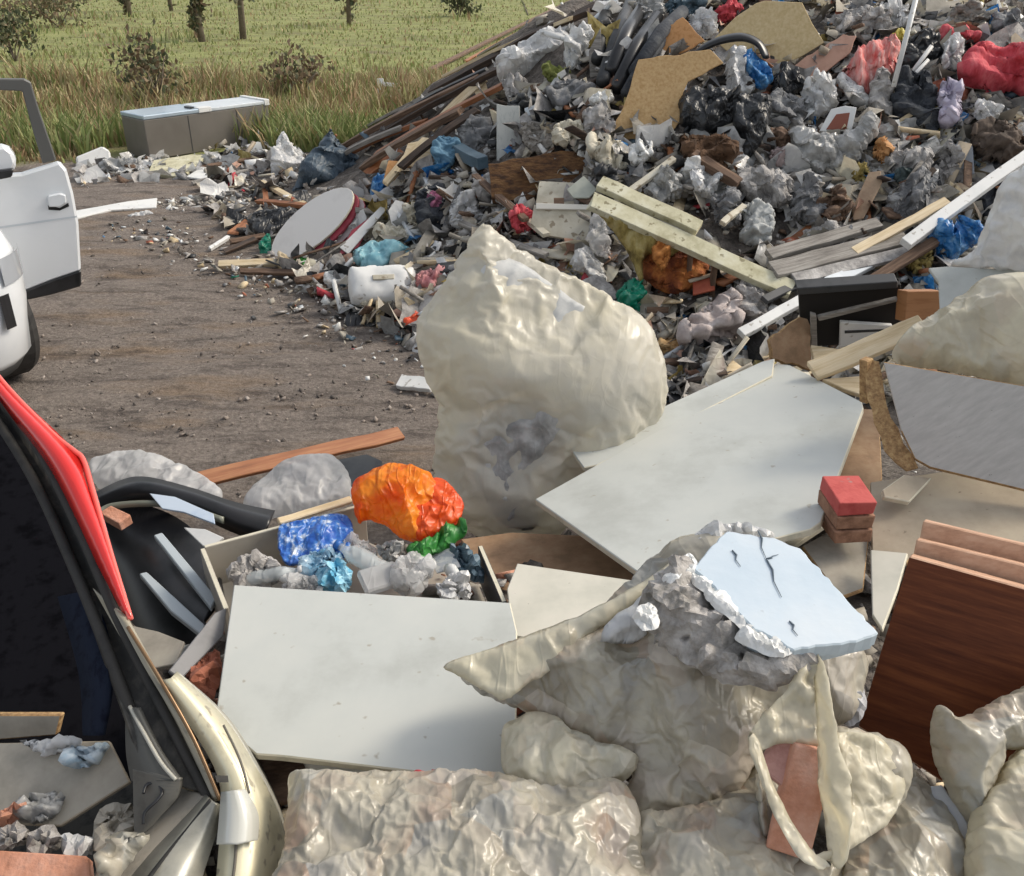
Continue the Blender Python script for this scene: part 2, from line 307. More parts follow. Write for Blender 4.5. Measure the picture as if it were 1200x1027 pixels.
def beam(name, A, B, wd, th, m, up=(0, 0, 1), parent=None, label=None, cat=None, group=None, taper=1, bend=0, ends=0, seed=0):
    """timber between two points, in its own frame so that the grain runs along it"""
    A = np.array(A, float); B = np.array(B, float); d = B - A; L_ = np.linalg.norm(d); x = d / L_
    z = np.array(up, float); z = nrm(z - x * (z @ x)); y = np.cross(z, x); rng = np.random.default_rng(seed + int(L_ * 1000))
    n = 7; V = []; Fc = []
    for i in range(n):
        t = i / (n - 1); s = 1 - (1 - taper) * t
        bz = bend * math.sin(math.pi * t) + rng.normal(0, th * .04); by = rng.normal(0, wd * .03)
        for sy, sz in ((-1, -1), (1, -1), (1, 1), (-1, 1)):
            V.append((L_ * t + (rng.uniform(-ends, ends) if i in (0, n - 1) else 0), sy * wd / 2 * s + by, sz * th / 2 * s + bz))
    for i in range(n - 1):
        a = i * 4
        for k in range(4): Fc.append((a + k, a + (k + 1) % 4, a + 4 + (k + 1) % 4, a + 4 + k))
    Fc += [(3, 2, 1, 0), (n * 4 - 4, n * 4 - 3, n * 4 - 2, n * 4 - 1)]
    Mx = Matrix(((x[0], y[0], z[0], A[0]), (x[1], y[1], z[1], A[1]), (x[2], y[2], z[2], A[2]), (0, 0, 0, 1)))
    me = bpy.data.meshes.new(name); me.from_pydata(V, [], Fc); me.materials.append(m); me.update()
    o = bpy.data.objects.new(name, me); COL.objects.link(o)
    if parent is not None: o.parent = parent; Mx = Matrix.Translation(-Vector(parent['_o'])) @ Mx
    o.matrix_basis = Mx
    bevel(o, min(.003, th * .2, wd * .2), 1)
    if label: meta(o, label, cat, group)
    return o
def stick(name, a, b, wd, th, m, label, cat='plank', lift=.05, za=None, zb=None, **k):
    """timber between two sight lines, lying on the heap (lift) or at given heights"""
    A = G(a[0], a[1], za) if za is not None else hit(*a) + nrm(CAM - hit(*a)) * lift
    B = G(b[0], b[1], zb) if zb is not None else hit(*b) + nrm(CAM - hit(*b)) * lift
    return beam(name, A, B, wd, th, m, label=label, cat=cat, up=(.1, -.5, 1), **k)
def tube(name, P, r, m, parent=None, seg=10, closed=False, caps=True, flat=1.0, label=None, cat=None):
    P = [np.array(p, float) for p in P]; n = len(P); V = []; Fc = []; rr = r if isinstance(r, (list, tuple)) else [r] * n
    prev = None
    for i, p in enumerate(P):
        d = nrm(P[(i + 1) % n] - P[i - 1]) if closed else nrm(P[min(i + 1, n - 1)] - P[max(i - 1, 0)])
        s = prev if prev is not None else (np.array([0, 0, 1.]) if abs(d[2]) < .9 else np.array([1., 0, 0]))
        s = nrm(s - d * (s @ d)); prev = s; t = np.cross(d, s)
        for k in range(seg):
            a = 2 * math.pi * k / seg; V.append(p + rr[i] * (math.cos(a) * s * flat + math.sin(a) * t))
    for i in range(n if closed else n - 1):
        for k in range(seg):
            a, b = i * seg, ((i + 1) % n) * seg; Fc.append((a + k, a + (k + 1) % seg, b + (k + 1) % seg, b + k))
    if caps and not closed: Fc += [tuple(range(seg))[::-1], tuple(range((n - 1) * seg, n * seg))]
    o = mesh_obj(name, V, Fc, m, parent, smooth=True)
    if label: meta(o, label, cat)
    return o
def spline(pts, n=8, closed=False):
    P = [np.array(p, float) for p in pts]; k = len(P); out = []
    for i in range(k if closed else k - 1):
        a = P[(i - 1) % k] if closed or i else P[0]; b = P[i]; c = P[(i + 1) % k]; d = P[(i + 2) % k] if closed or i + 2 < k else P[-1]
        for j in range(n):
            t = j / n; out.append(.5 * ((2 * b) + (c - a) * t + (2 * a - 5 * b + 4 * c - d) * t * t + (3 * b - a - 3 * c + d) * t ** 3))
    if not closed: out.append(P[-1])
    return out
def tri_w(x): return np.abs(((x / math.pi) % 2) - 1) * 2 - 1
def vnoise(P, s, seed):
    return np.array([noise.noise(Vector((p[0] * s + seed * 7.7, p[1] * s - seed * 3.1, (p[2] if len(p) > 2 else 0) * s + seed))) for p in P])
def facets(Q, K, seed):
    """piecewise-flat height field with sharp creases, as in crushed film"""
    rng = np.random.default_rng(seed); lo, hi = Q.min(0) - 1e-3, Q.max(0) + 1e-3; sp = hi - lo; lo = lo - sp * .3; hi = hi + sp * .3
    P = rng.uniform(lo, hi, (K, 2)); P = np.vstack([P, [lo, hi, (lo[0], hi[1]), (hi[0], lo[1])]]); h = rng.uniform(-1, 1, len(P) + 8)
    r = delaunay_2d_cdt([Vector(p) for p in P], [], [], 0, 1e-9); out = np.zeros(len(Q)); vo = np.array([tuple(p) for p in r[0]])
    for f in r[2]:
        a, b, c = vo[f[0]], vo[f[1]], vo[f[2]]; d = (b[0] - a[0]) * (c[1] - a[1]) - (c[0] - a[0]) * (b[1] - a[1])
        if abs(d) < 1e-12: continue
        u = ((Q[:, 0] - a[0]) * (c[1] - a[1]) - (c[0] - a[0]) * (Q[:, 1] - a[1])) / d; v = ((b[0] - a[0]) * (Q[:, 1] - a[1]) - (Q[:, 0] - a[0]) * (b[1] - a[1])) / d
        m = (u >= -1e-6) & (v >= -1e-6) & (u + v <= 1 + 1e-6); out[m] = (h[f[0]] * (1 - u - v) + h[f[1]] * u + h[f[2]] * v)[m]
    return out
def relax(V, E, rest, V0, nrml, lim, iters=30, k2=None):
    n = len(V); a, b = E[:, 0], E[:, 1]; deg = np.bincount(a, minlength=n) + np.bincount(b, minlength=n); deg = np.maximum(deg, 1)[:, None]
    for it in range(iters):
        d = V[b] - V[a]; L_ = np.linalg.norm(d, axis=1); c = (d * ((L_ - rest) / np.maximum(L_, 1e-6) * .5)[:, None])
        acc = np.stack([np.bincount(a, c[:, j], n) - np.bincount(b, c[:, j], n) for j in range(3)], 1)
        V = V + acc / deg * 1.6
        off = V - V0; h = np.clip((off * nrml).sum(1), -lim, lim)
        tang = off - nrml * (off * nrml).sum(1)[:, None]; tl = np.linalg.norm(tang, axis=1); tang *= np.minimum(1, lim * 1.0 / np.maximum(tl, 1e-6))[:, None]
        V = V0 + nrml * h[:, None] + tang
    return V
def inflate(o, outline_n, press=2.0, grow=.0, frames=18, bend=.4, grav=.3, step=5, extra=(), q=4, shear=6):
    """blow the closed film body up as cloth so that it pleats along its seams and pulls into real tension folds"""
    n = len(o.data.vertices); pin = [i for i in range(0, outline_n, step)] + [i + 1 for i in range(0, outline_n - 1, step)] + list(extra)
    vg = o.vertex_groups.new(name='pin'); vg.add(sorted(set(pin)), 1.0, 'REPLACE')
    m = o.modifiers.new('c', 'CLOTH'); st = m.settings; st.quality = q; st.mass = .05; st.air_damping = 4
    st.tension_stiffness = 20; st.compression_stiffness = 20; st.shear_stiffness = shear; st.bending_stiffness = bend; st.shrink_min = st.shrink_max = -grow
    st.use_pressure = True; st.uniform_pressure_force = press; st.effector_weights.gravity = grav
    st.vertex_group_mass = 'pin'; st.pin_stiffness = 1; m.collision_settings.use_collision = False
    m.point_cache.frame_start = 1; m.point_cache.frame_end = frames + 1
    for f in range(1, frames + 1): S.frame_set(f)
    me = bpy.data.meshes.new_from_object(o.evaluated_get(bpy.context.evaluated_depsgraph_get())); o.modifiers.clear(); o.vertex_groups.clear(); old = o.data; o.data = me; bpy.data.meshes.remove(old); S.frame_set(1)
    s_ = o.modifiers.new('s', 'SUBSURF'); s_.levels = 1; s_.render_levels = 1
def bag(name, poly, pl, T, m, label=None, cat=None, group=None, parent=None, s=None, back=.5, gather=(), fold=.025, folds=7, buckle=1.10, seed=0,
        smooth=True, power=None, lumps=.25, ragged=0, droop=None, hard=0, jit_a=1.0, single=False, cloth=None, crumple=None, film=1.5, fs=None, fa=.5, t2=.12, dirn=None):
    """crumpled film or cloth body: outline on a real plane, real volume both sides, folds and buckles"""
    rng = np.random.default_rng(seed * 13 + int(poly[0][0]) + int(poly[0][1]))
    if isinstance(pl[0], tuple): pl = plane3(*pl)
    if cloth: folds = 0; buckle = 1; gather = ()
    if crumple is None: crumple = 1.2 if (T < .045 and not gather) else 0
    if power is None: power = .5 if (crumple or not folds) else .8
    n = pl[1]; O = onplane(*np.mean(poly, 0), pl)
    u = nrm(np.cross([0, 0, 1.], n) if abs(n[2]) < .98 else np.array([1., 0, 0])); v = np.cross(n, u)
    q = [np.array([(onplane(x, y, pl) - O) @ u, (onplane(x, y, pl) - O) @ v]) for x, y in poly]
    if smooth: q = spline(q, 6, True)
    q = np.array(q); per = np.linalg.norm(q - np.roll(q, -1, 0), axis=1).sum()
    if s is None: s = per / 110
    # resample outline
    seg = np.linalg.norm(np.roll(q, -1, 0) - q, axis=1); cum = np.concatenate([[0], np.cumsum(seg)]); k = max(12, int(per / s)); ts = np.linspace(0, per, k, endpoint=False)
    qq = np.vstack([q, q[:1]]); out = np.stack([np.interp(ts, cum, qq[:, j]) for j in range(2)], 1)
    if ragged: out += rng.normal(0, ragged, out.shape)
    if folds:
        rg = math.sqrt(abs(np.prod(out.max(0) - out.min(0)))) * .018 * (crumple or .3) * jit_a; cen = out.mean(0); dv = out - cen; dv /= np.maximum(np.linalg.norm(dv, axis=1), 1e-6)[:, None]
        tt = np.arange(k); jit = np.interp(tt, np.arange(0, k + 5, 5), rng.normal(0, 1, len(np.arange(0, k + 5, 5)))) + np.interp(tt, np.arange(0, k + 2, 2), rng.normal(0, .5, len(np.arange(0, k + 2, 2)))); out = out + dv * (jit * rg)[:, None]
    lo, hi = out.min(0), out.max(0)
    gx, gy = np.meshgrid(np.arange(lo[0], hi[0], s), np.arange(lo[1], hi[1], s * .87)); gx = gx + (np.arange(gx.shape[0]) % 2)[:, None] * s * .5
    g = np.stack([gx.ravel(), gy.ravel()], 1) + rng.normal(0, s * .12, (gx.size, 2))
    A, B = out, np.roll(out, -1, 0)
    ins = np.zeros(len(g), bool); dist = np.full(len(g), 9e9)
    for a, b in zip(A, B):
        c = ((a[1] > g[:, 1]) != (b[1] > g[:, 1])); xx = (b[0] - a[0]) * (g[:, 1] - a[1]) / ((b[1] - a[1]) or 1e-9) + a[0]; ins ^= c & (g[:, 0] < xx)
        ab = b - a; t = np.clip(((g - a) @ ab) / max(ab @ ab, 1e-12), 0, 1); dist = np.minimum(dist, np.linalg.norm(g - a - t[:, None] * ab, axis=1))
    keep = ins & (dist > s * .55); g = g[keep]; dist = dist[keep]
    pts = np.vstack([out, g]); dd = np.concatenate([np.zeros(k), dist])
    r = delaunay_2d_cdt([Vector(p) for p in pts], [], [list(range(k))], 1, 1e-7)
    vo, fo = r[0], [f for f in r[2] if len(f) == 3]
    src = [o_[0] if o_ else -1 for o_ in r[3]]
    pts = np.array([tuple(p) for p in vo]); dd = np.array([dd[i] if i >= 0 else 0 for i in src]); N_ = len(pts)
    Rm = max(dd.max(), 1e-4); prof = (1 - (1 - np.clip(dd / Rm, 0, 1)) ** 2) ** power
    size = math.sqrt(abs(np.prod(hi - lo)))
    lump = lumps * (vnoise(pts, 2.2 / size, seed + 1) * .8 + vnoise(pts, 5 / size, seed + 2) * .45)
    disp = np.zeros(N_); warp = vnoise(pts, 3 / size, seed + 3) * 2.2
    for i in range(folds):
        a = rng.uniform(0, math.pi); f = rng.uniform(9, 30) / size
        d = pts @ np.array([math.cos(a), math.sin(a)]); mask = np.clip(vnoise(pts, 2.5 / size, seed + 10 + i) * 2.2 + .3, 0, 1)
        disp += tri_w(d * f + warp * rng.uniform(1, 2.5) + i) * mask * (14 / size / f)
    disp = disp / max(folds, 1) * .8
    if folds and crumple:
        an = rng.uniform(0, math.pi); st = np.array([[math.cos(an), math.sin(an)], [-math.sin(an) * .45, math.cos(an) * .45]])
        wq = np.stack([warp, np.roll(warp, 1)], 1) * size * .03; q2 = (pts + wq) @ st.T
        disp += crumple * (facets(q2, 14 + folds * 2, seed + 91) * 1.1 + facets(q2, 50 + folds * 8, seed + 92) * .6 + facets(pts, 220, seed + 93) * .28)
    GP = []
    for gpt in gather:
        P_ = onplane(gpt[0], gpt[1], pl) - O; GP.append((np.array([P_ @ u, P_ @ v]), gpt[2]))
    if not crumple and folds:            # long sharp film creases: fans from the gathers, plus stray ones
        cz = np.zeros(N_); px_ = pts + np.stack([warp, np.roll(warp, 3)], 1) * size * .012
        segs = []
        for c, kk in GP:
            for _ in range(int(kk * 2.4)):
                j = rng.integers(N_); d = pts[j] - c; L_ = np.linalg.norm(d)
                if L_ < size * .12: continue
                d = d / L_; l0 = size * rng.uniform(.01, .14); l1 = l0 + size * rng.uniform(.15, .6); segs.append((c + d * l0, c + d * l1, rng.uniform(.6, 1.5), 1))
        for _ in range(int(folds * 7)):
            a = pts[rng.integers(N_)]; t = rng.normal(.5, .45) + seed; L_ = size * rng.uniform(.08, .4); d = np.array([math.cos(t), math.sin(t)]); segs.append((a - d * L_ / 2, a + d * L_ / 2, rng.uniform(.3, 1.0), 0))
        for a, b, am, fan in segs:
            ab = b - a; L_ = np.linalg.norm(ab); d = ab / L_; rel = px_ - a; t = np.clip(rel @ d / L_, 0, 1); near = np.abs(rel @ d / L_ - .5) < .62
            pd = rel @ np.array([-d[1], d[0]]); wz = size * rng.uniform(.011, .023) * ((.5 + t * 1.4) if fan else 1); tp = np.clip(np.minimum(t, 1 - t) * 4, 0, 1)
            sg = 1 if rng.random() < .68 else -.8
            side = np.where(pd > 0, 1.0, rng.uniform(1.2, 2.6))
            cz += np.where(near, sg * am * np.exp(-np.abs(pd) / (wz * side)) * tp, 0)
        disp += film * np.tanh(cz * .55) * .9
    for gpt in (gather if crumple else []):
        gx_, gy_, kk = gpt[:3]; P_ = onplane(gx_, gy_, pl) - O; c = np.array([P_ @ u, P_ @ v]); rel = pts - c; rr = np.linalg.norm(rel, axis=1); an = np.arctan2(rel[:, 1], rel[:, 0])
        fall = np.exp(-rr / (size * .45)) * np.clip(rr / (size * .12), 0, 1)
        pol = np.stack([an * kk * .35, np.log(rr / size + .05) * 1.1], 1); disp += facets(pol, int(kk * 7), seed + int(gx_)) * fall * 2.6
    front = np.array([O + u * a + v * b for a, b in pts])
    edgeb = np.clip(dd / (s * 2.5), 0, 1)
    if folds: lump = lump + facets(pts, 12 if crumple else 9, seed + 71) * (.38 * crumple ** .5 if crumple else .42) + (facets(pts, 40, seed + 72) * .2 * crumple if crumple else facets(pts, 34, seed + 72) * .12)
    hF = T * prof * (1 + lump); hB = T * back * prof * (1 - lump * .5)
    VF = front + n * hF[:, None]; VB = front - n * hB[:, None]
    inner = np.where(dd > 1e-6)[0]; mapB = np.arange(N_); mapB[inner] = N_ + np.arange(len(inner))
    V = np.vstack([VF, VB[inner]])
    tris = []
    for f in fo:
        a2 = pts[f[1]] - pts[f[0]]; b2 = pts[f[2]] - pts[f[0]]
        if a2[0] * b2[1] - a2[1] * b2[0] < 0: f = f[::-1]
        tris.append(tuple(f)); tris.append(tuple(mapB[i] for i in f[::-1]))
    tr = np.array(tris); fn = np.cross(V[tr[:, 1]] - V[tr[:, 0]], V[tr[:, 2]] - V[tr[:, 0]])
    vn = np.stack([sum(np.bincount(tr[:, c], fn[:, j], len(V)) for c in range(3)) for j in range(3)], 1); vn /= np.maximum(np.linalg.norm(vn, axis=1), 1e-9)[:, None]
    D = np.concatenate([disp, disp[inner]]); EB = np.concatenate([edgeb * .8 + .2, edgeb[inner]])
    V0 = V.copy(); E = np.unique(np.sort(np.vstack([tr[:, [0, 1]], tr[:, [1, 2]], tr[:, [2, 0]]]), 1), axis=0)
    V = V0 + vn * (D * fold * EB * 1.5)[:, None] + rng.normal(0, s * .04, V.shape)
    rest = np.maximum(np.linalg.norm(V0[E[:, 0]] - V0[E[:, 1]], axis=1) * buckle, np.linalg.norm(V[E[:, 0]] - V[E[:, 1]], axis=1))
    if folds and not crumple:
        fs_ = fs or min(1.7, max(.4, size * 1.75)); an_ = rng.uniform(-.5, .5) + (dirn if dirn is not None else math.pi / 2); Rr = np.array([[math.cos(an_), -math.sin(an_)], [math.sin(an_), math.cos(an_)]]); pa = (pts @ Rr) * [.62, 1.15]; T1, n1 = sample_film(pa, fs_, rng); T1 = T1 * [1 / .8, 1 / 1.25] @ Rr.T; T2, n2 = sample_film(pts, fs_ * .6, rng); T1 = T1 * .5; n1 = n1 * fa + n2 * t2 * fa
        tan = np.outer(T1[:, 0], u) + np.outer(T1[:, 1], v); lim_e = np.clip(dd / (size * .10), .12, 1)[:, None]
        V[:N_] += tan * lim_e + vn[:N_] * (n1[:, None] * np.clip(dd / (size * .07), .25, 1)[:, None])
        V[N_:] += (tan * lim_e)[inner] - vn[N_:] * (n1 * .6)[inner][:, None]
    elif buckle > 1: V = relax(V, E, rest, V0, vn, fold * 3, 12 if crumple else 4)
    if droop: V[:, 2] -= droop * np.concatenate([dd, dd[inner]]) / Rm
    if single:                           # one open layer of film, not a closed body
        keep_ = tr.max(1) < N_; tr = tr[keep_]; V = V[:N_] + n * (facets(pts, 26, seed + 5) * size * .03)[:, None]
    o = mesh_obj(name, V, tr, m, parent, smooth=not hard)
    if single: s_ = o.modifiers.new('t', 'SOLIDIFY'); s_.thickness = .0012; s_.offset = 0
    if cloth: inflate(o, k, **cloth)
    if label: meta(o, label, cat, group)
    return o
def bx(V, Fc, c, sx, sy, sz, rot=None):
    b = len(V); Rm_ = rot if rot is not None else np.eye(3)
    for z in (-1, 1):
        for x, y in ((-1, -1), (1, -1), (1, 1), (-1, 1)): V.append(np.array(c) + Rm_ @ np.array([x * sx / 2, y * sy / 2, z * sz / 2]))
    for f in ((0, 3, 2, 1), (4, 5, 6, 7), (0, 1, 5, 4), (1, 2, 6, 5), (2, 3, 7, 6), (3, 0, 4, 7)): Fc.append([b + i for i in f])
def rotm(x=0, y=0, z=0):
    return np.array(Matrix.Rotation(R(z), 3, 'Z') @ Matrix.Rotation(R(y), 3, 'Y') @ Matrix.Rotation(R(x), 3, 'X'))
def box_obj(name, c, dims, rot, m, parent=None, bv=.004, label=None, cat=None, mesh_noise=0, seed=0):
    V, Fc = [], []; bx(V, Fc, (0, 0, 0), *dims)
    me = bpy.data.meshes.new(name); V = np.array(V)
    if mesh_noise: V = V + np.random.default_rng(seed).normal(0, mesh_noise, V.shape)
    me.from_pydata([tuple(v) for v in V], [], Fc); me.materials.append(m); me.update()
    o = bpy.data.objects.new(name, me); COL.objects.link(o)
    Mx = Matrix.Translation(Vector(c)) @ Matrix(rot.tolist()).to_4x4()
    if parent is not None: o.parent = parent; Mx = Matrix.Translation(-Vector(parent['_o'])) @ Mx
    o.matrix_basis = Mx
    if bv: bevel(o, bv, 2)
    if label: meta(o, label, cat)
    return o
# ================================================================== SETTING
def ground_mat():
    m = bpy.data.materials.new('yard_dirt_and_pasture'); m.use_nodes = True; t = m.node_tree; N = t.nodes; L = t.links; b = N['Principled BSDF']; b.inputs['Roughness'].default_value = .95
    tc = N.new('ShaderNodeTexCoord')
    def nse(sc, det=6, ro=.6, st=None, vec=None):
        n = N.new('ShaderNodeTexNoise'); n.inputs['Scale'].default_value = sc; n.inputs['Detail'].default_value = det; n.inputs['Roughness'].default_value = ro
        if st:
            mp = N.new('ShaderNodeMapping'); mp.inputs['Scale'].default_value = st[:3]; mp.inputs['Rotation'].default_value = (0, 0, st[3]); L.new(tc.outputs['Object'], mp.inputs[0]); L.new(mp.outputs[0], n.inputs['Vector'])
        else: L.new(tc.outputs['Object'], n.inputs['Vector'])
        return n.outputs['Fac']
    def ramp(f, *st):
        r = N.new('ShaderNodeValToRGB'); e = r.color_ramp.elements
        e[0].position, e[0].color = st[0][0], lin(st[0][1]); e[1].position, e[1].color = st[-1][0], lin(st[-1][1])
        for p, c in st[1:-1]: k = e.new(p); k.color = lin(c)
        L.new(f, r.inputs[0]); return r.outputs[0]
    def mix(f, a, b_, mode='MIX'):
        x = N.new('ShaderNodeMix'); x.data_type = 'RGBA'; x.blend_type = mode
        if isinstance(f, float): x.inputs['Factor'].default_value = f
        else: L.new(f, x.inputs['Factor'])
        L.new(a, x.inputs['A']); L.new(b_, x.inputs['B']); return x.outputs['Result']
    fine = ramp(nse(38, 8, .75), (.3, (.10, .084, .071)), (.5, (.205, .171, .146)), (.72, (.34, .295, .255)))
    warm = ramp(nse(45, 8, .75), (.3, (.13, .088, .058)), (.5, (.225, .165, .115)), (.72, (.35, .27, .2)))
    rut = nse(1.1, 5, .6, (.7, 2.6, 1, R(-8)))
    dirt = mix(ramp(rut, (.53, (0, 0, 0)), (.66, (1, 1, 1))), fine, warm)
    dark = ramp(nse(2.4, 6, .7, (1, 3.2, 1, R(-6))), (.36, (.38, .36, .36)), (.52, (1, 1, 1)))
    dirt = mix(.85, dirt, dark, 'MULTIPLY')
    grass = ramp(nse(.55, 8, .7, (1, 2.2, 1, 0)), (.32, (.16, .13, .065)), (.45, (.2, .205, .075)), (.56, (.25, .27, .09)), (.7, (.32, .29, .14)))
    sp = N.new('ShaderNodeSeparateXYZ'); L.new(tc.outputs['Object'], sp.inputs[0])
    ad = N.new('ShaderNodeMath'); ad.operation = 'MULTIPLY_ADD'; L.new(nse(.9, 4), ad.inputs[0]); ad.inputs[1].default_value = 2.2; L.new(sp.outputs['Y'], ad.inputs[2])
    th = N.new('ShaderNodeMapRange'); th.inputs['From Min'].default_value = 11.9; th.inputs['From Max'].default_value = 12.8; L.new(ad.outputs[0], th.inputs['Value'])
    L.new(mix(th.outputs[0], dirt, grass), b.inputs['Base Color'])
    bp = N.new('ShaderNodeBump'); bp.inputs['Strength'].default_value = .9; bp.inputs['Distance'].default_value = .03
    L.new(nse(30, 8, .75), bp.inputs['Height']); L.new(bp.outputs[0], b.inputs['Normal'])
    return m
# one ground sheet: fine near, reaching the horizon
xs = np.concatenate([[-900, -300, -120, -60, -30, -16], np.arange(-9, 8, .09), [9, 12, 18, 30, 60, 120, 300, 900]])
ys = np.concatenate([[-300, -60, -12, -3, 0, 1], np.arange(2, 12.5, .09), [13, 14, 15.5, 17, 19, 22, 26, 32, 40, 55, 80, 130, 300, 900]])
V = []
for y in ys:
    for x in xs:
        z = 0
        if -9 <= x <= 8 and 1 < y < 12.5:
            rx, ry = x * math.cos(.12) + y * math.sin(.12), y - x * .12
            z = .03 * nz(rx * .5, ry * 1.6, 1.0, 4) + .016 * nz(x, ry * 1.5, 3.5, 6) + .012 * nz(x, y, 9, 7)
            z -= .03 * math.exp(-((ry - 5.6) / .16) ** 2) * (.6 + nz(x, y, 1.4, 9)) + .025 * math.exp(-((ry - 7.3) / .2) ** 2)
        V.append((x, y, z))
nx = len(xs); q = [(j * nx + i, j * nx + i + 1, (j + 1) * nx + i + 1, (j + 1) * nx + i) for j in range(len(ys) - 1) for i in range(nx - 1)]
g = fast_mesh('ground', V, q, [ground_mat()], smooth=True); meta(g, kind='structure')
# heap bodies under the litter
def hill(name, fn, x0, x1, y0, y1, st):
    xs = np.arange(x0, x1, st); ys = np.arange(y0, y1, st); V = []
    for y in ys:
        for x in xs:
            h = fn(x, y); V.append((x, y, h - .03 if h > 0 else -.08))
    nx = len(xs); q = [(j * nx + i, j * nx + i + 1, (j + 1) * nx + i + 1, (j + 1) * nx + i) for j in range(len(ys) - 1) for i in range(nx - 1)]
    meta(fast_mesh(name, V, q, [SOIL], smooth=True), kind='structure')
hill('heap_terrain', H, -4.2, 9, 3.8, 15, .09)
hill('low_heap_terrain', Fg, -1.4, 5, -1.6, 4.6, .07)
# ------------------------------------------------------------------ gravel and litter (uncountable)
def scatter(name, n, pick, mats, sizes, flat=(.25, .8), seed=1, w=None, label=None, cat=None):
    rng = np.random.default_rng(seed); V = []; T = []; MI = []; base = np.array([(-1, -1, -1), (1, -1, -1), (1, 1, -1), (-1, 1, -1), (-1, -1, 1), (1, -1, 1), (1, 1, 1), (-1, 1, 1)]) / 2
    ft = [(0, 3, 2, 1), (4, 5, 6, 7), (0, 1, 5, 4), (1, 2, 6, 5), (2, 3, 7, 6), (3, 0, 4, 7)]
    w = None if w is None else np.array(w) / sum(w)
    for i in range(n):
        p = pick(rng)
        if p is None: continue
        sz = sizes[0] * (sizes[1] / sizes[0]) ** (rng.random() ** 2.2)
        d = np.array([sz * rng.uniform(.5, 1.4), sz * rng.uniform(.4, 1), sz * rng.uniform(*flat)])
        Q = rotm(rng.normal(0, 28), rng.normal(0, 28), rng.uniform(0, 360))
        P = ((base + rng.normal(0, .13, (8, 3))) * d) @ Q.T + np.array(p)
        b = len(V); V += list(P); T += [tuple(b + k for k in f) for f in ft]; MI += [rng.choice(len(mats), p=w)] * 6
    return meta(fast_mesh(name, V, T, mats, MI), label, cat, kind='stuff')
STONE = [mat('stone_dark', (.10, .085, .075), rough=.9), mat('stone_mid', (.2, .165, .145), (.26, .22, .19), rough=.9), mat('stone_pale', (.32, .28, .25), rough=.9)]
def pick_yard(rng):
    px, py = rng.uniform(-20, 620), 180 + 420 * rng.random() ** .8
    p = G(px, py)
    return None if HT(p[0], p[1]) > .03 else (p[0], p[1], .0)
scatter('gravel', 3000, pick_yard, STONE, (.005, .026), (.3, .6), 3, (.35, .45, .2))
def film(n, pick, mats, size, seed, w, name):     # crumpled flakes of film, paper and cloth
    rng = np.random.default_rng(seed); V = []; T = []; MI = []; k = 4; w = np.array(w) / sum(w)
    for i in range(n):
        p = pick(rng)
        if p is None: continue
        s = size[0] + (size[1] - size[0]) * rng.random() ** 2; gx, gy = np.meshgrid(np.linspace(-.5, .5, k), np.linspace(-.5, .5, k))
        P = np.stack([gx.ravel() * s * rng.uniform(.6, 1.5), gy.ravel() * s, np.zeros(k * k)], 1) + rng.normal(0, s * .12, (k * k, 3))
        P = P @ rotm(rng.normal(0, 38), rng.normal(0, 38), rng.uniform(0, 360)).T + np.array(p) + [0, 0, .02]
        b = len(V); V += list(P)
        for j in range(k - 1):
            for l in range(k - 1):
                a = b + j * k + l; T.append((a, a + 1, a + k + 1, a + k))
        MI += [rng.choice(len(mats), p=w)] * (k - 1) ** 2
    return meta(fast_mesh(name, V, T, mats, MI), kind='stuff')
pal = [PLAST, DGREY, WHITEP, WOODB, BRICK, WOODL, RAG, DUSTY, PIPE, EMER, REDC, WOODD, SOIL, ALU, BLUEF]
wts = [30, 6, 14, 8, 3.0, 6, 8, 20, 2, .4, .8, 4, 4, 3, .5]
CLEARED = [(305, 218, 425, 306), (716, 16, 850, 168), (404, 310, 492, 362), (570, 184, 692, 238), (622, 208, 698, 286), (690, 232, 935, 348), (578, 116, 612, 192), (344, 150, 424, 232), (838, 0, 966, 80), (958, 122, 1006, 156), (470, 88, 570, 198), (688, 0, 800, 100), (586, 38, 690, 100), (290, 244, 354, 290), (410, 282, 484, 316), (800, 340, 868, 412), (984, 44, 1056, 114), (868, 300, 1070, 392)]
def pick_heap(rng):                      # litter settles round the big pieces more than on top of them
    px, py = rng.uniform(240, 1260), rng.uniform(-8, 470)
    if any(x0 < px < x1 and y0 < py < y1 for x0, y0, x1, y1 in CLEARED) and rng.random() < .78: return None
    p = hit(px, py)
    if 395 < px < 690 and abs(py - (172 - (px - 420) * .64)) < 42 and rng.random() < .8: return None
    return None if H(p[0], p[1]) < .015 or H(p[0], p[1]) < Fg(p[0], p[1]) or p[1] > 14 else p + [0, 0, rng.uniform(-.02, .02)]
scatter('shredded_litter', 13000, pick_heap, pal, (.02, .15), (.05, .5), 7, wts)
film(4600, pick_heap, [WHITEF, GREYF, RAG, BLACKF, SACK, BLUEF, BAGG, UPH, PINKC, DUSTY], (.05, .25), 9, [12, 12, 9, 6, 24, 1.0, 14, 2, 3, 8], 'crumpled_film_litter')
def pick_fringe(rng):                    # crumbs at the foot of the heap
    x = rng.uniform(-3.6, 3); y = front_edge(x) + rng.normal(-.05, .22); return (x, y, HT(x, y) + .01)
scatter('fringe_crumbs', 900, pick_fringe, pal, (.015, .08), (.06, .3), 12, wts)
def pick_low(rng):
    px, py = rng.uniform(90, 1230), rng.uniform(560, 1060); p = hit(px, py)
    return None if Fg(p[0], p[1]) < .02 else p + [0, 0, rng.uniform(-.01, .03)]
scatter('rubble_litter', 2600, pick_low, [PLAST, WHITEP, BRICK, WOODB, DUSTY, SOIL, SALM, WOODL], (.012, .08), (.2, .8), 15, [16, 5, 4, 6, 14, 12, 3, 3])
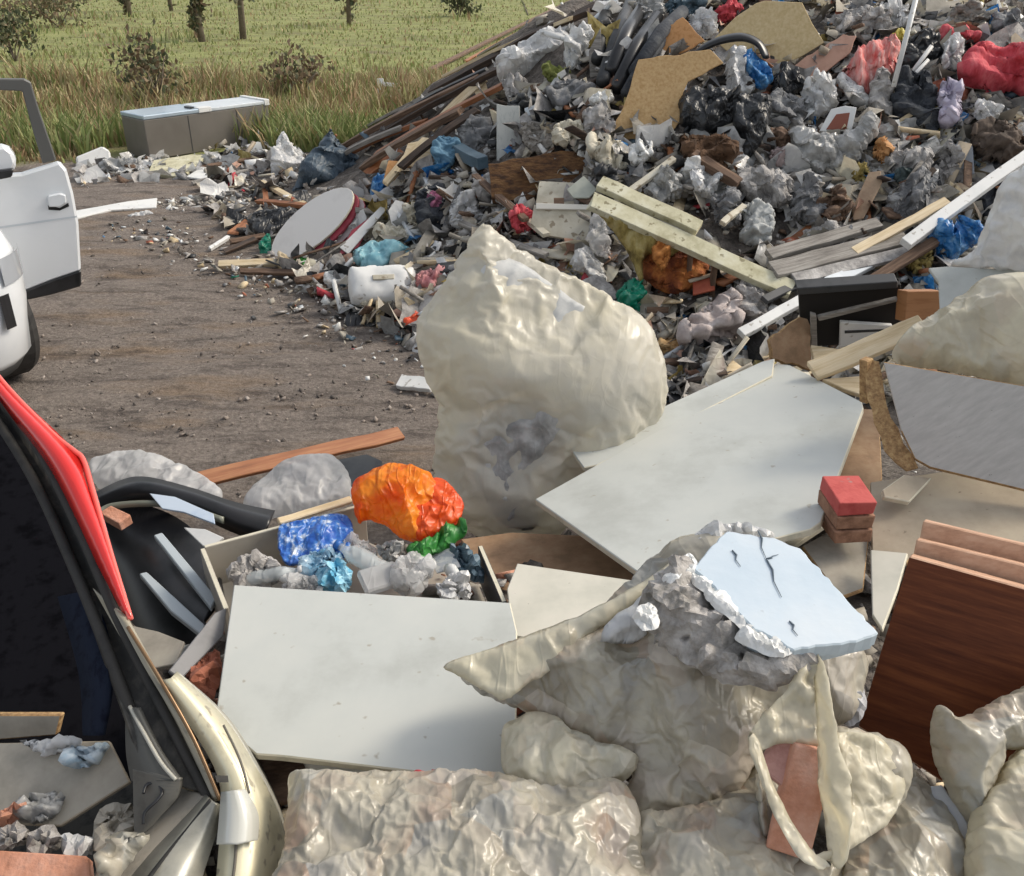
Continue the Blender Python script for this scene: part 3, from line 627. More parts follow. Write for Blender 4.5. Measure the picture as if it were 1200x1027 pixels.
def laths(n, mats, w, seed):
    rng = np.random.default_rng(seed); V = []; T = []; MI = []; w = np.array(w) / sum(w)
    for i in range(n):
        p = pick_heap(rng)
        if p is None: continue
        L_ = .12 + .42 * rng.random() ** 2; d = np.array([L_, rng.uniform(.015, .09), rng.uniform(.008, .03)])
        Q = rotm(rng.normal(0, 40), rng.normal(-12, 22), rng.normal(28, 45)); b0 = len(V); bx(V, T, p + [0, 0, .04], *d, Q); MI += [rng.choice(len(mats), p=w)] * 6
    return meta(fast_mesh('splintered_laths', V, T, mats, MI), kind='stuff')
laths(1000, [WOODB, WOODG, WOODL, WHITEP, WOODD, DUSTY, IVORY, WOODR, STEELL, DGREY, TAN], [8, 9, 5, 5, 6, 7, 4, 4, 1, 4, 4], 33)
# ------------------------------------------------------------------ pasture: dry weeds near, short grass beyond
def blades(name, n, mats, w, fn, seed, width):
    rng = np.random.default_rng(seed); w = np.array(w) / sum(w)
    u = rng.random((n, 8)); P, Hh = fn(u, rng); ok = Hh > 0; P, Hh, u = P[ok], Hh[ok], u[ok]; n = len(P)
    a = u[:, 3] * 6.283; lean = Hh * (.15 + .5 * u[:, 4]); la = u[:, 5] * 6.283
    wd = width * (.6 + u[:, 6]) * (1 + P[:, 1] * .03)
    dx, dy = np.cos(a) * wd, np.sin(a) * wd
    z0 = P[:, 2]; V = np.zeros((n, 5, 3))
    V[:, 0] = np.stack([P[:, 0] - dx, P[:, 1] - dy, z0], 1); V[:, 1] = np.stack([P[:, 0] + dx, P[:, 1] + dy, z0], 1)
    mx, my = P[:, 0] + np.cos(la) * lean * .35, P[:, 1] + np.sin(la) * lean * .35
    V[:, 2] = np.stack([mx + dx * .8, my + dy * .8, z0 + Hh * .6], 1); V[:, 3] = np.stack([mx - dx * .8, my - dy * .8, z0 + Hh * .6], 1)
    V[:, 4] = np.stack([P[:, 0] + np.cos(la) * lean, P[:, 1] + np.sin(la) * lean, z0 + Hh], 1)
    b = (np.arange(n) * 5)[:, None]; T = np.vstack([b + [0, 1, 2], b + [0, 2, 3], b + [3, 2, 4]])
    mi = rng.choice(len(mats), n, p=w); o = fast_mesh(name, V.reshape(-1, 3), T, mats, np.concatenate([mi, mi, mi])); return meta(o, kind='stuff')
GR = [mat('blade_green', (.15, .2, .06), trans=.25, rough=.7), mat('blade_olive', (.26, .26, .10), trans=.25, rough=.7), mat('blade_straw', (.42, .36, .2), trans=.2, rough=.8),
      mat('blade_rust', (.32, .22, .12), trans=.2, rough=.8), mat('blade_lime', (.29, .33, .12), trans=.25, rough=.7)]
def clump(P, s, k): return np.array([noise.noise(Vector((p[0] * s + k, p[1] * s, k))) for p in P])
def weeds(u, rng):
    y = 11.0 + 8.5 * u[:, 0] ** 1.3; x = -8.5 + 12.5 * u[:, 1]; P = np.stack([x, y, np.zeros_like(x)], 1); c = clump(P, .9, 3) + clump(P, 2.5, 9) * .5
    h = (.38 + .7 * np.clip(c + .15, 0, 1)) * (.5 + .6 * u[:, 2]) * np.clip((y - 11) / 2.5, .4, 1) * np.clip((20 - y) / 3, .35, 1) * .72; ok = (u[:, 7] < .65 + c) & ((y > 12.15) | (x < -5.0)); return P, np.where(ok, h, 0)
blades('dry_weeds', 42000, GR, [.8, 1.6, 2.8, 3.4, .5], weeds, 21, .009)
def greenp(u, rng):
    x = np.where(u[:, 7] < .6, -2.5 + 1.3 * rng.normal(size=len(u)), -6.5 + 1.5 * rng.normal(size=len(u))); y = 11.3 + 1.4 * u[:, 0]; return np.stack([x, y, 0 * x], 1), np.where((y > 12.15) | (x < -5) | (x > -2.9), .2 + .3 * u[:, 2], 0)
blades('green_verge_grass', 5000, GR, [4, 3, 1, .5, 2], greenp, 22, .010)
def past(u, rng):
    y = 18 + 70 * u[:, 0] ** 1.7; x = (u[:, 1] - .62) * y * 1.25; P = np.stack([x, y, np.zeros_like(x)], 1); c = clump(P, .25, 13)
    h = (.06 + .2 * np.clip(c * 1.4, 0, 1)) * (.5 + u[:, 2]); return P, h
blades('pasture_grass', 42000, GR, [1.6, 4.5, 1.4, 1.2, 2.2], past, 23, .009)
LEAF = [mat('leaf_dark', (.07, .085, .04), trans=.2, rough=.7), mat('leaf_dull', (.16, .15, .08), trans=.2, rough=.7), mat('leaf_brown', (.2, .14, .085), trans=.15, rough=.8)]
BARK = mat('bark', (.1, .08, .065), (.18, .145, .11), rough=.95, scale=20, bump=.5)
def leaves(name, parent, c, rad, n, ls, seed, mats=LEAF, w=(3, 3, 2)):
    rng = np.random.default_rng(seed); V = []; T = []; MI = []; w = np.array(w) / sum(w); cl = [rng.normal(0, .42, 3) for _ in range(12)]
    o_ = np.array(parent['_o'])
    for i in range(n):
        d = cl[rng.integers(12)] + rng.normal(0, .22, 3); p = np.array(c) + d * rad
        if p[2] < .03: p[2] = rng.uniform(.03, .3)
        Q = rotm(*rng.uniform(0, 360, 3)); L_ = ls * rng.uniform(.5, 1.3); b = len(V)
        for a in ((0, 0, 0), (.5, .28, .05), (1, 0, -.1), (.5, -.28, .05)): V.append(p + Q @ (np.array(a) * L_) - o_)
        T.append((b, b + 1, b + 2, b + 3)); MI.append(rng.choice(len(mats), p=w))
    o = fast_mesh(name, V, T, mats, MI); o.parent = parent; return o
def shrub(px, py, hgt, wid, label, seed, n=900, w=(3, 3, 2), name='shrub', cat='shrub', grp=None):
    b = G(px, py); t = thing(name, b, label, cat, grp); rng = np.random.default_rng(seed)
    for k in range(5):
        a = rng.uniform(0, 6.28); e = b + [math.cos(a) * wid * .35, math.sin(a) * wid * .35, hgt * rng.uniform(.5, .85)]
        tube('stem', [b - [0, 0, .02], (b + e) / 2 + rng.normal(0, .04, 3), e], [.02, .014, .006], BARK, t, 6)
    leaves('crown', t, b + [0, 0, hgt * .52], np.array([wid * .5, wid * .5, hgt * .48]), n, .055 * (1 + b[1] * .05), seed, w=w); return t
def sapling(px, py, hgt, r, label, seed, crown):
    b = G(px, py); t = thing('young_tree', b, label, 'tree', 'thin trees standing in the far pasture'); rng = np.random.default_rng(seed); top = b + [rng.uniform(-.1, .1), 0, hgt]
    tube('trunk', [b - [0, 0, .05], b * .5 + top * .5 + [rng.uniform(-.08, .08), 0, 0], top], [r * 1.3, r, r * .4], BARK, t, 8)
    for k in range(6):
        s_ = b + (top - b) * rng.uniform(.35, .9); a = rng.uniform(0, 6.28); tube('limb', [s_, s_ + np.array([math.cos(a) * .5, math.sin(a) * .5, .45]) * hgt * .18], [r * .5, r * .15], BARK, t, 5)
    leaves('crown', t, b + [0, 0, hgt * .55], np.array([hgt * crown * .8] * 2 + [hgt * .45]), 900, .11 * (1 + b[1] * .02), seed); return t
sapling(285, 46, 3.2, .075, 'dark thin trunk in the pasture, taller of the pair behind the steel cabinet', 1, .2)
sapling(237, 49, 1.9, .08, 'short dark bushy stem standing just left of the tall trunk in the pasture', 2, .1)
sapling(201, 13, 3.6, .07, 'far slim stem at the top edge, left of the pair of trunks', 3, .1)
sapling(152, 20, 3.2, .08, 'far slim stem at the top edge above the steel cabinet, leftmost of the thin trees', 4, .1)
sapling(409, 30, 3.4, .06, 'thin forked stem at the top edge between the tall trunk and the round dark bush', 5, .12)
shrub(538, 20, 1.5, 1.7, 'round dark bush far out in the pasture above the leaning planks', 6, 1100, (6, 1, 0))
shrub(70, 32, 1.6, 3.6, 'wide grey brown thicket at the top left of the pasture', 7, 1300, (1, 3, 3))
shrub(18, 72, 1.0, 1.1, 'small green shrub at the left edge above the car door', 8, 800, (4, 2, 1))
shrub(184, 132, 1.0, 1.0, 'dark bushy weed clump standing behind the left end of the steel cabinet', 9, 900, (3, 2, 4))
shrub(350, 118, .8, 1.1, 'rusty brown weed clump behind the right end of the steel cabinet', 10, 700, (1, 2, 5))
shrub(946, 12, .9, .8, 'green bush just showing over the heap beside the top of the tan board', 11, 600, (3, 4, 0))
# ================================================================== WHITE SUV (left edge), driver door open
PAINTW = mat('white_car_paint', (.62, .65, .68), (.68, .7, .72), rough=.22, coat=.6, scale=2)
RUBBER = mat('black_rubber', (.012, .012, .012), (.03, .028, .026), rough=.75, scale=12, bump=.2)
GLASS = mat('dark_glass', (.02, .025, .025), rough=.05, coat=.5, alpha=.85)
CHROME = mat('chrome', (.7, .7, .7), rough=.15, metal=1)
c0 = np.array([-2.47, 4.80, 0]); hd = nrm([.76, -.65, 0]); wd_ = nrm([-.65, -.76, 0])      # right front corner, heading, across
def cp(a, b, z): return c0 - hd * a + wd_ * b + np.array([0, 0, z])                          # a back from nose, b across, z up
suv = thing('parked_suv', cp(2.2, .9, 0), 'white off-road car at the left edge with its near door swung open over the yard', 'car')
def loft(name, rings, m, parent, close=True, smooth=True):
    V = [p for r_ in rings for p in r_]; k = len(rings[0]); Fc = []
    for i in range(len(rings) - 1):
        for j in range(k if close else k - 1): Fc.append((i * k + j, i * k + (j + 1) % k, (i + 1) * k + (j + 1) % k, (i + 1) * k + j))
    if close: Fc += [tuple(range(k))[::-1], tuple(range((len(rings) - 1) * k, len(rings) * k))]
    return mesh_obj(name, V, Fc, m, parent, smooth=smooth)
def plan(L0, L1, W0, W1, r, z, n=7):     # rounded rectangle in plan
    out = []
    for (ax, bx_, a0) in ((L0 + r, W0 + r, 180), (L1 - r, W0 + r, 270), (L1 - r, W1 - r, 0), (L0 + r, W1 - r, 90)):
        for i in range(n):
            a = R(a0 + 90 * i / (n - 1)); out.append(cp(ax + r * math.cos(a), bx_ + r * math.sin(a), z))
    return out
body = [(.06, .19, .10, .30), (.015, .25, .04, .34), (0, .42, .02, .36), (-.01, .55, 0, .36), (.0, .66, 0, .34), (.03, .78, .01, .32), (.08, .88, .04, .3), (.16, .955, .10, .28), (.34, .99, .2, .25)]
loft('body', [plan(a, 4.3 - a, i, 1.82 - i, r, z) for a, z, i, r in body], PAINTW, suv)
loft('cabin', [plan(1.15 + s_, 4.15 - s_ * .5, .1 + i, 1.72 - i, .2, z) for s_, z, i in ((0, .97, 0), (.25, 1.15, .05), (.55, 1.38, .13), (.75, 1.5, .2), (1.0, 1.55, .35))], mat('dark_cabin', (.02, .02, .022), rough=.25), suv)
loft('roof', [plan(1.8 + s_, 4.0 - s_, .26 + s_, 1.56 - s_, .2, z) for s_, z in ((0, 1.515), (.02, 1.56), (.12, 1.6))], PAINTW, suv)
for (a, b) in ((.52, .14), (3.45, .14), (.52, 1.68), (3.45, 1.68)):
    ce = cp(a, b, .34); wh = mesh_obj('wheel', *(lambda: ([ce + hd * (.34 * (1 - .06 * (abs(s_) > .09))) * math.cos(t) + np.array([0, 0, .34 * (1 - .06 * (abs(s_) > .09)) * math.sin(t)]) + wd_ * s_ for s_ in (-.115, -.08, .08, .115) for t in np.linspace(0, 2 * math.pi, 28, endpoint=False)],
        [(i * 28 + j, i * 28 + (j + 1) % 28, (i + 1) * 28 + (j + 1) % 28, (i + 1) * 28 + j) for i in range(3) for j in range(28)] + [tuple(range(28)), tuple(range(84, 112))[::-1]]))(), RUBBER, suv, smooth=False)
    sgn = -1 if b < 1 else 1
    V = [ce + wd_ * sgn * .118 + hd * .2 * math.cos(t) + np.array([0, 0, .2 * math.sin(t)]) for t in np.linspace(0, 2 * math.pi, 20, endpoint=False)]
    o = mesh_obj('rim', V, [tuple(range(20))], ALU, suv); o.parent = wh
lower = loft('lower_bumper', [plan(a, 4.35, i, 1.82 - i, .34, z) for a, z, i in ((.10, .14, .14), (.05, .16, .10), (.04, .22, .06), (.07, .26, .08))], mat('bumper_plastic', (.03, .03, .03), rough=.7), suv)
def onbody(a_ang, z, r=.37, out=.004):   # a point on the rounded right front corner
    a = R(a_ang); rr = r + out; return cp(-.01 + .36 + rr * math.cos(a), .36 + rr * math.sin(a), z)
V = [onbody(a, z) for z in (.44, .62) for a in (196, 201, 206)]
mesh_obj('bumper_slot', V, [(0, 1, 4, 3), (1, 2, 5, 4)], BLACKP, suv)
V = [onbody(a, z, out=.0) for z in (.66, .69, .78, .8) for a in np.linspace(205, 258, 8)]
mesh_obj('headlight', V, [(i * 8 + j, i * 8 + j + 1, i * 8 + 8 + j + 1, i * 8 + 8 + j) for i in range(3) for j in range(7)], mat('lamp_glass', (.35, .37, .4), rough=.08, coat=1), suv, smooth=True)
# open door: vertical panel facing the viewer
DA = np.array([-3.75, 5.25, 0]); dn = nrm([.42, -.95, 0]) ; D0 = G(95, 335, .33); DPL = (D0, dn)
def dslab(nm, poly, th, m, off=0, bv=.008): return slab(nm, poly, (D0 + dn * off, dn), th, m, parent=suv, bv=bv)
door = dslab('door', [(-110, 207), (-20, 207), (25, 204), (70, 190), (78, 200), (86, 228), (92, 262), (95, 318), (60, 330), (30, 342), (-110, 362)], .07, PAINTW, bv=.02)
dslab('door_sill_trim', [(30, 341), (60, 329), (95, 317), (95, 336), (60, 346), (32, 352), (-110, 374), (-110, 361)], .08, BLACKP, .012)
dslab('window_frame', [(-60, 92), (28, 93), (36, 97), (46, 130), (66, 188), (50, 192), (38, 152), (26, 107), (-60, 104)], .05, mat('frame_paint', (.10, .10, .095), rough=.4), -.01, bv=.006)
hdl = dslab('door_handle', [(56, 230), (70, 227), (77, 229), (78, 238), (70, 243), (57, 243)], .03, PAINTW, .03)
hr = dslab('handle_recess', [(56, 241), (70, 244), (80, 238), (81, 242), (70, 247), (57, 246)], .004, BLACKP, .004, bv=0)
mir = dslab('mirror', [(-16, 172), (6, 171), (15, 178), (20, 192), (15, 203), (-16, 206)], .1, PAINTW, .16, bv=.03)
dslab('mirror_mount', [(-16, 202), (16, 198), (14, 208), (-16, 214)], .1, BLACKP, .2)
mesh_obj('door_crease_shade', [onplane(x, y, (D0 + dn * .003, dn)) for x, y in ((-110, 281), (90, 253), (90, 255), (-110, 284))], [(0, 1, 2, 3)], mat('crease_shade_paint', (.5, .54, .58), rough=.25), suv)  # flat darker strip painted for the shade along the pressed crease

# ================================================================== CAR WITH OPEN BOOT (bottom left)
SILV = mat('dusty_silver_paint', (.24, .235, .2), (.34, .33, .28), (.42, .4, .33), rough=.28, metal=.25, coat=.5, scale=9, speck=(60, .7, (.3, .27, .2)))
SUNGLOWP = mat('bumper_paint_with_sun_glow', (.5, .46, .33), (.68, .63, .45), rough=.36, coat=.35, metal=.2, scale=9, detail=9, speck=(30, .6, (.38, .34, .25)))  # golden sun highlight put into the base colour; the specks are dirt
TRIM = mat('dusty_black_trim', (.012, .012, .012), (.03, .028, .024), (.1, .09, .075), rough=.55, scale=14, stretch=(1, 1, .3))
BOOTDARK = mat('boot_shade_black', (.004, .004, .005), (.008, .008, .01), rough=1, scale=20, spec=0)  # black without sheen, stands in for the shade inside the boot
REDL = mat('red_lamp_lens', (.75, .02, .02), (.85, .04, .035), rough=.12, coat=1, scale=3, trans=.25, tcol=(1, .05, .03))
CLAMP = mat('clear_lamp_lens', (.42, .42, .38), (.55, .55, .5), rough=.12, coat=1, scale=5)
corner = G(262, 960, .55)
boot = thing('open_boot_car', G(150, 900, 0), 'dusty silver hatchback at the bottom left with open boot and red tail lamp', 'car')
def strip(name, A, B, m, parent, n=8, mid=None, thick=.012, sm=True):
    """curved body strip between two 3-D edge curves, with an optional raised middle line"""
    rows = [spline([G(*p) for p in c], n) for c in ([A] + (mid or []) + [B])]; k = len(rows[0]); V = [p for r_ in rows for p in r_]
    Fc = [(i * k + j, i * k + j + 1, (i + 1) * k + j + 1, (i + 1) * k + j) for i in range(len(rows) - 1) for j in range(k - 1)]
    o = mesh_obj(name, V, Fc, m, parent, smooth=sm); s_ = o.modifiers.new('t', 'SOLIDIFY'); s_.thickness = thick; s_.offset = 0; return o
# inner pillar trim and cavity
strip('inner_pillar', [(-30, 455, 1.18), (30, 545, 1.08), (80, 650, .98), (110, 740, .9), (150, 850, .82), (165, 900, .76)],
      [(-30, 430, 1.24), (60, 535, 1.12), (115, 650, 1.01), (160, 750, .91), (215, 860, .8), (243, 930, .72)], TRIM, boot, mid=[[(-30, 440, 1.17), (45, 545, 1.07), (98, 652, .97), (138, 750, .88), (180, 858, .79), (200, 918, .72)]])
lp_ = plane3((20, 500, .98), (160, 880, .72), (-250, 880, .72))
slab('boot_shade_sheet', [(-420, 250), (-30, 432), (34, 528), (92, 640), (130, 745), (176, 860), (190, 930), (60, 930), (-420, 930)], (lp_[0] - lp_[1] * .22, lp_[1]), .02, BOOTDARK, parent=boot)  # added black sheet closing the boot, its colour stands for the unlit interior
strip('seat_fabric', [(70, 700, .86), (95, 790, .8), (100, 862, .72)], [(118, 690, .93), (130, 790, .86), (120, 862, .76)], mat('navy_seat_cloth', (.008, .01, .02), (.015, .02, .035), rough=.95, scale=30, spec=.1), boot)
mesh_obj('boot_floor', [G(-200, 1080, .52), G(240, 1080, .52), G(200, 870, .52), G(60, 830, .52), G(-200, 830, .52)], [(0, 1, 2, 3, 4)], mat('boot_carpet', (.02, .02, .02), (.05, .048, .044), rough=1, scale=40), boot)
# seals and gutters running down the pillar
def run(name, pts, r, m, **k): return tube(name, spline([G(*p) for p in pts], 8), r, m, boot, 8, **k)
run('rubber_seal', [(-30, 425, 1.26), (40, 520, 1.15), (92, 620, 1.05), (135, 720, .95), (185, 820, .85), (222, 895, .77), (246, 938, .72)], .010, RUBBER)
run('rubber_seal', [(-30, 452, 1.2), (36, 556, 1.08), (84, 660, .98), (124, 758, .9), (160, 850, .81), (186, 905, .75), (208, 925, .73)], .012, RUBBER)
strip('pillar_gutter', [(110, 690, .97), (150, 762, .9), (195, 840, .825), (238, 925, .735)], [(146, 724, .965), (182, 790, .9), (222, 860, .82), (256, 938, .735)], mat('gutter_paint', (.16, .145, .11), (.3, .27, .2), rough=.35, coat=.4, scale=12), boot, mid=[[(128, 706, .955), (166, 776, .885), (208, 850, .805), (247, 931, .72)]])
run('chrome_lip', [(150, 735, .965), (190, 800, .9), (228, 868, .82), (258, 938, .74)], .004, mat('brown_edge_lip', (.2, .12, .06), rough=.3, metal=.4))
# tail lamp seen edge-on
strip('tail_lamp', [(-30, 425, 1.27), (10, 480, 1.2), (55, 545, 1.12), (100, 630, 1.04), (150, 725, .955)], [(-30, 405, 1.3), (6, 452, 1.24), (84, 528, 1.15), (108, 575, 1.09), (152, 726, .955)], REDL, boot, mid=[[(-30, 418, 1.31), (8, 468, 1.24), (70, 540, 1.17), (108, 612, 1.085), (152, 724, .965)]], thick=.01)
run('lamp_rim', [(-30, 404, 1.305), (6, 451, 1.245), (60, 507, 1.18), (86, 528, 1.155), (98, 540, 1.14), (110, 580, 1.1), (130, 650, 1.03), (153, 726, .96)], .0065, mat('coral_lamp_rim', (.85, .12, .09), rough=.2, coat=1))
# rear corner and bumper
strip('rear_bumper', [(190, 797, .9), (225, 850, .83), (256, 905, .77), (262, 950, .72), (258, 1000, .68), (250, 1090, .62)],
      [(205, 790, .88), (262, 845, .78), (305, 915, .68), (328, 970, .6), (338, 1030, .52), (340, 1100, .45)], SUNGLOWP, boot, mid=[[(200, 796, .905), (240, 845, .845), (276, 905, .785), (286, 950, .735), (284, 1000, .695), (278, 1090, .63)]])
strip('rear_quarter_panel', [(205, 789, .875), (262, 844, .775), (305, 914, .675), (328, 969, .595), (338, 1029, .515), (340, 1100, .44)],
      [(215, 796, .5), (275, 850, .4), (318, 920, .3), (340, 975, .22), (350, 1032, .2), (352, 1100, .2)], SILV, boot)
strip('clear_lamp', [(262, 928, .765), (259, 960, .735), (256, 990, .71)], [(285, 926, .765), (300, 955, .725), (300, 985, .70)], CLAMP, boot, mid=[[(274, 927, .782), (280, 957, .752), (278, 990, .722)]], thick=.012)
V = [onplane(x, y, (G(262, 913, .792), nrm(CAM - G(262, 913, .79)))) for x, y in ((252, 909), (267, 909), (268, 917), (254, 917))]
mesh_obj('bumper_clip', V, [(0, 1, 2, 3)], TRIM, boot)
for a, b, r_ in (((262, 850, .83), (292, 930, .75), .0025), ((276, 948, .74), (268, 1060, .65), .003)): run('panel_seam', [a, ((a[0] + b[0]) / 2 + 4, (a[1] + b[1]) / 2, (a[2] + b[2]) / 2), b], r_, mat('seam_shadow_gap', (.12, .11, .09), rough=.6))
# loading sill: ribbed step going down-left, latch panel
strip('load_sill', [(243, 932, .73), (215, 962, .70), (180, 1000, .68), (130, 1060, .66)], [(262, 945, .72), (250, 985, .69), (235, 1030, .66), (215, 1090, .64)], SILV, boot, mid=[[(250, 940, .745), (228, 972, .72), (205, 1012, .70), (175, 1075, .68)]])
strip('sill_step', [(212, 925, .70), (180, 955, .67), (150, 985, .65), (100, 1040, .63)], [(243, 933, .73), (214, 964, .70), (178, 1002, .68), (128, 1062, .66)], mat('sill_plastic', (.13, .12, .1), (.22, .2, .165), rough=.5, scale=14), boot)
run('rubber_seal', [(248, 938, .745), (225, 968, .715), (196, 1003, .695), (150, 1062, .675)], .006, RUBBER)
strip('latch_panel', [(158, 900, .76), (158, 950, .71), (158, 985, .68)], [(212, 912, .77), (208, 935, .73), (180, 965, .69)], mat('latch_plate', (.07, .068, .06), (.13, .125, .11), rough=.5, scale=14), boot)
run('latch_ring', [(168, 930, .745), (172, 920, .75), (183, 918, .75), (190, 928, .745), (184, 938, .74), (170, 952, .73), (168, 966, .715)], .0035, BLACKP)
strip('inner_quarter', [(150, 828, .83), (150, 880, .78), (156, 915, .74)], [(162, 830, .85), (188, 880, .8), (212, 915, .765)], mat('inner_quarter_trim', (.05, .052, .048), (.085, .085, .078), rough=.6, scale=10), boot)
run('painted_trim_highlight', [(152, 828, .845), (168, 858, .825), (188, 893, .795), (206, 914, .775)], .004, mat('trim_highlight_paint', (.4, .39, .34), rough=.35))  # pale line painted for the highlight along the trim edge
# things lying in the boot
slab('boot_board', [(-60, 838), (72, 838), (66, 862), (-60, 872)], ((0, 838, .66), (72, 838, .66), (0, 870, .60)), .02, DUSTY, EDGED, label='short tan board lying deepest inside the open car boot', cat='board')
slab('cardboard_flap', [(-60, 872), (128, 868), (152, 916), (70, 968), (-60, 962)], ((0, 872, .68), (128, 868, .70), (0, 960, .62)), .012, DUSTY, TAN, label='wide dusty tan panel strewn with plaster crumbs in the open car boot', cat='panel')
bag('packet', [(84, 874), (124, 871), (120, 886), (104, 902), (84, 898)], ((84, 874, .715), (124, 871, .715), (100, 900, .69)), .02, mat('pale_blue_film', (.3, .42, .52), (.48, .56, .62), rough=.35, scale=20), label='small pale blue plastic wrapper on the tan panel in the boot', cat='wrapper', s=.006)
bag('paper_sheet', [(24, 868), (92, 866), (84, 884), (60, 884)], ((24, 868, .71), (92, 866, .71), (60, 884, .69)), .012, WHITEF, label='crumpled white sheet beside the pale blue wrapper in the boot', cat='sheet', s=.006)
bag('newspaper', [(26, 935), (60, 925), (74, 940), (50, 968), (30, 962)], ((26, 935, .655), (60, 925, .66), (50, 968, .64)), .015, GREYF, label='crumpled grey paper ball on the near edge of the tan boot panel', cat='paper', s=.006)
bag('brick_lump', [(0, 948), (22, 940), (30, 955), (8, 970)], ((0, 948, .66), (22, 940, .66), (8, 970, .64)), .02, SALM, label='small orange brick crumb at the left end of the boot panel', cat='brick', s=.006, hard=1)
for i, (poly, m, lb) in enumerate([([(30, 975), (62, 968), (72, 995), (38, 1002)], PLAST, 'angular grey mortar lump low in the boot below the tan panel'),
        ([(72, 978), (108, 985), (110, 1003), (78, 1003)], WHITEF, 'white scrunched film low in the boot right of the mortar lump'),
        ([(0, 970), (26, 968), (32, 990), (0, 994)], PLAST, 'pale plaster crumb at the far left low in the boot'),
        ([(112, 950), (154, 945), (160, 985), (118, 1000)], DUSTY, 'rounded grey block against the latch panel in the boot')]):
    bag('rubble_lump', poly, (G(*np.mean(poly, 0), .64), nrm(CAM - G(*np.mean(poly, 0), .64))), .035, m, label=lb, cat='rubble', s=.007, hard=1, group='rubble lying in the car boot')
slab('terracotta_slab', [(-40, 994), (102, 1003), (108, 1060), (-40, 1060)], ((0, 995, .70), (100, 1003, .70), (0, 1050, .67)), .03, SALM, label='salmon terracotta slab at the very bottom left corner in the boot', cat='slab')
bag('crumpled_paper', [(128, 985), (150, 975), (176, 978), (160, 1000), (128, 1040), (108, 1040)], ((128, 985, .73), (176, 978, .73), (120, 1040, .70)), .03, BAGG, label='creased pale film heaped on the loading sill of the open boot', cat='film', s=.008)

# ================================================================== NEAR HEAP: boards, furniture, bags
bag('rubbish_bag', [(510, 350), (560, 268), (572, 264), (618, 296), (690, 335), (742, 370), (764, 402), (776, 450), (770, 480), (744, 520), (700, 560), (650, 622), (600, 630), (560, 622), (515, 590), (508, 540), (512, 480), (496, 430), (492, 380)],
    (G(640, 618, .12), nrm([.02, -.93, .36])), .17, BAGB, label='huge upright cream sack packed full standing at the centre of the yard', cat='bag', gather=[(566, 262, 9), (575, 628, 16), (775, 455, 14), (500, 430, 12)], s=.0165, seed=3, lumps=.35, cloth=dict(press=2.1, grow=.17, bend=.05, step=5, frames=20, grav=.5))
HB = bpy.data.objects['rubbish_bag']; hpl = (G(640, 618, .12), nrm([.02, -.93, .36])); HB['_o'] = list(HB.location)
for i, (poly, m_, off, T_) in enumerate([([(560, 500), (600, 470), (650, 455), (668, 430), (700, 430), (752, 440), (750, 480), (700, 500), (650, 530), (622, 560), (630, 615), (600, 622), (575, 600), (560, 560)], GREYF, .155, .05),
        ([(525, 400), (540, 330), (580, 300), (640, 330), (720, 380), (750, 430), (680, 440), (600, 460), (540, 480)], mat('pale_contents', (.4, .41, .41), (.55, .55, .53), rough=.8, scale=5), .10, .05)]):
    bag('contents', poly, (hpl[0] + hpl[1] * off, hpl[1]), T_, m_, parent=HB, s=.02, fold=.02, buckle=1.0)
slab('hardboard_sheet', [(540, 632), (600, 624), (690, 628), (760, 690), (700, 705), (590, 702), (568, 672)], ((545, 635, .30), (690, 628, .34), (600, 700, .36)), .012, HARD, EDGED, label='brown hardboard sheet lying under the foot of the huge cream sack', cat='board')
slab('laminate_strip', [(667, 524), (700, 512), (892, 424), (908, 420), (905, 440), (700, 545), (684, 548)], ((667, 524, .50), (905, 420, .62), (684, 548, .50)), .02, WBOARD, EDGEW, label='narrow white board poking out behind the large white board', cat='board')
slab('laminate_board', [(627, 585), (912, 427), (926, 428), (1010, 471), (1012, 478), (962, 612), (950, 620), (750, 672)], ((627, 585, .50), (1010, 471, .66), (750, 672, .58)), .024, WBOARD, EDGEW, label='large clean white board lying right of the huge cream sack', cat='board')
slab('laminate_board', [(274, 685), (598, 706), (606, 740), (604, 918), (330, 886), (300, 884), (252, 842)], ((274, 685, .64), (598, 706, .66), (300, 884, .60)), .02, WBOARD, EDGEW, label='big off-white board lying in front of the drawer of litter', cat='board')
slab('cream_board', [(606, 660), (742, 680), (760, 700), (700, 760), (600, 745), (594, 690)], ((606, 660, .56), (742, 680, .60), (600, 745, .58)), .018, CBOARD, EDGEW, label='small cream panel between the big off-white board and the rubble sack', cat='board')
# big slabs on the right
gp = plane3((1035, 425, .98), (1190, 452, .98), (1080, 545, .72))
slab('worktop_slab', [(1035, 424), (1260, 462), (1260, 590), (1190, 572), (1090, 548), (1072, 538), (1056, 505)], gp, .045, GREYL, EDGED, label='thick grey worktop slab propped on its edge at the right', cat='slab')
slab('chipboard_strip', [(1014, 420), (1030, 424), (1044, 490), (1076, 548), (1062, 552), (1036, 528), (1022, 480)], (gp[0] - gp[1] * .02, gp[1]), .03, EDGED, label='torn rough chipboard sliver on the left edge of the grey worktop', cat='board', rough_edge=.01, bv=0)
slab('wide_backboard', [(1020, 565), (1110, 552), (1260, 590), (1260, 680), (1080, 640), (1062, 660), (1022, 650)], ((1020, 565, .62), (1190, 575, .66), (1060, 655, .58)), .015, TAN, EDGED, label='tan back panel lying flat beneath the grey worktop slab', cat='panel')
slab('upright_board', [(985, 478), (1030, 480), (1034, 560), (1020, 600), (965, 600)], ((985, 478, .58), (1030, 480, .58), (970, 600, .54)), .015, HARD, EDGED, label='upright brown board gap filler right of the large white board', cat='panel')
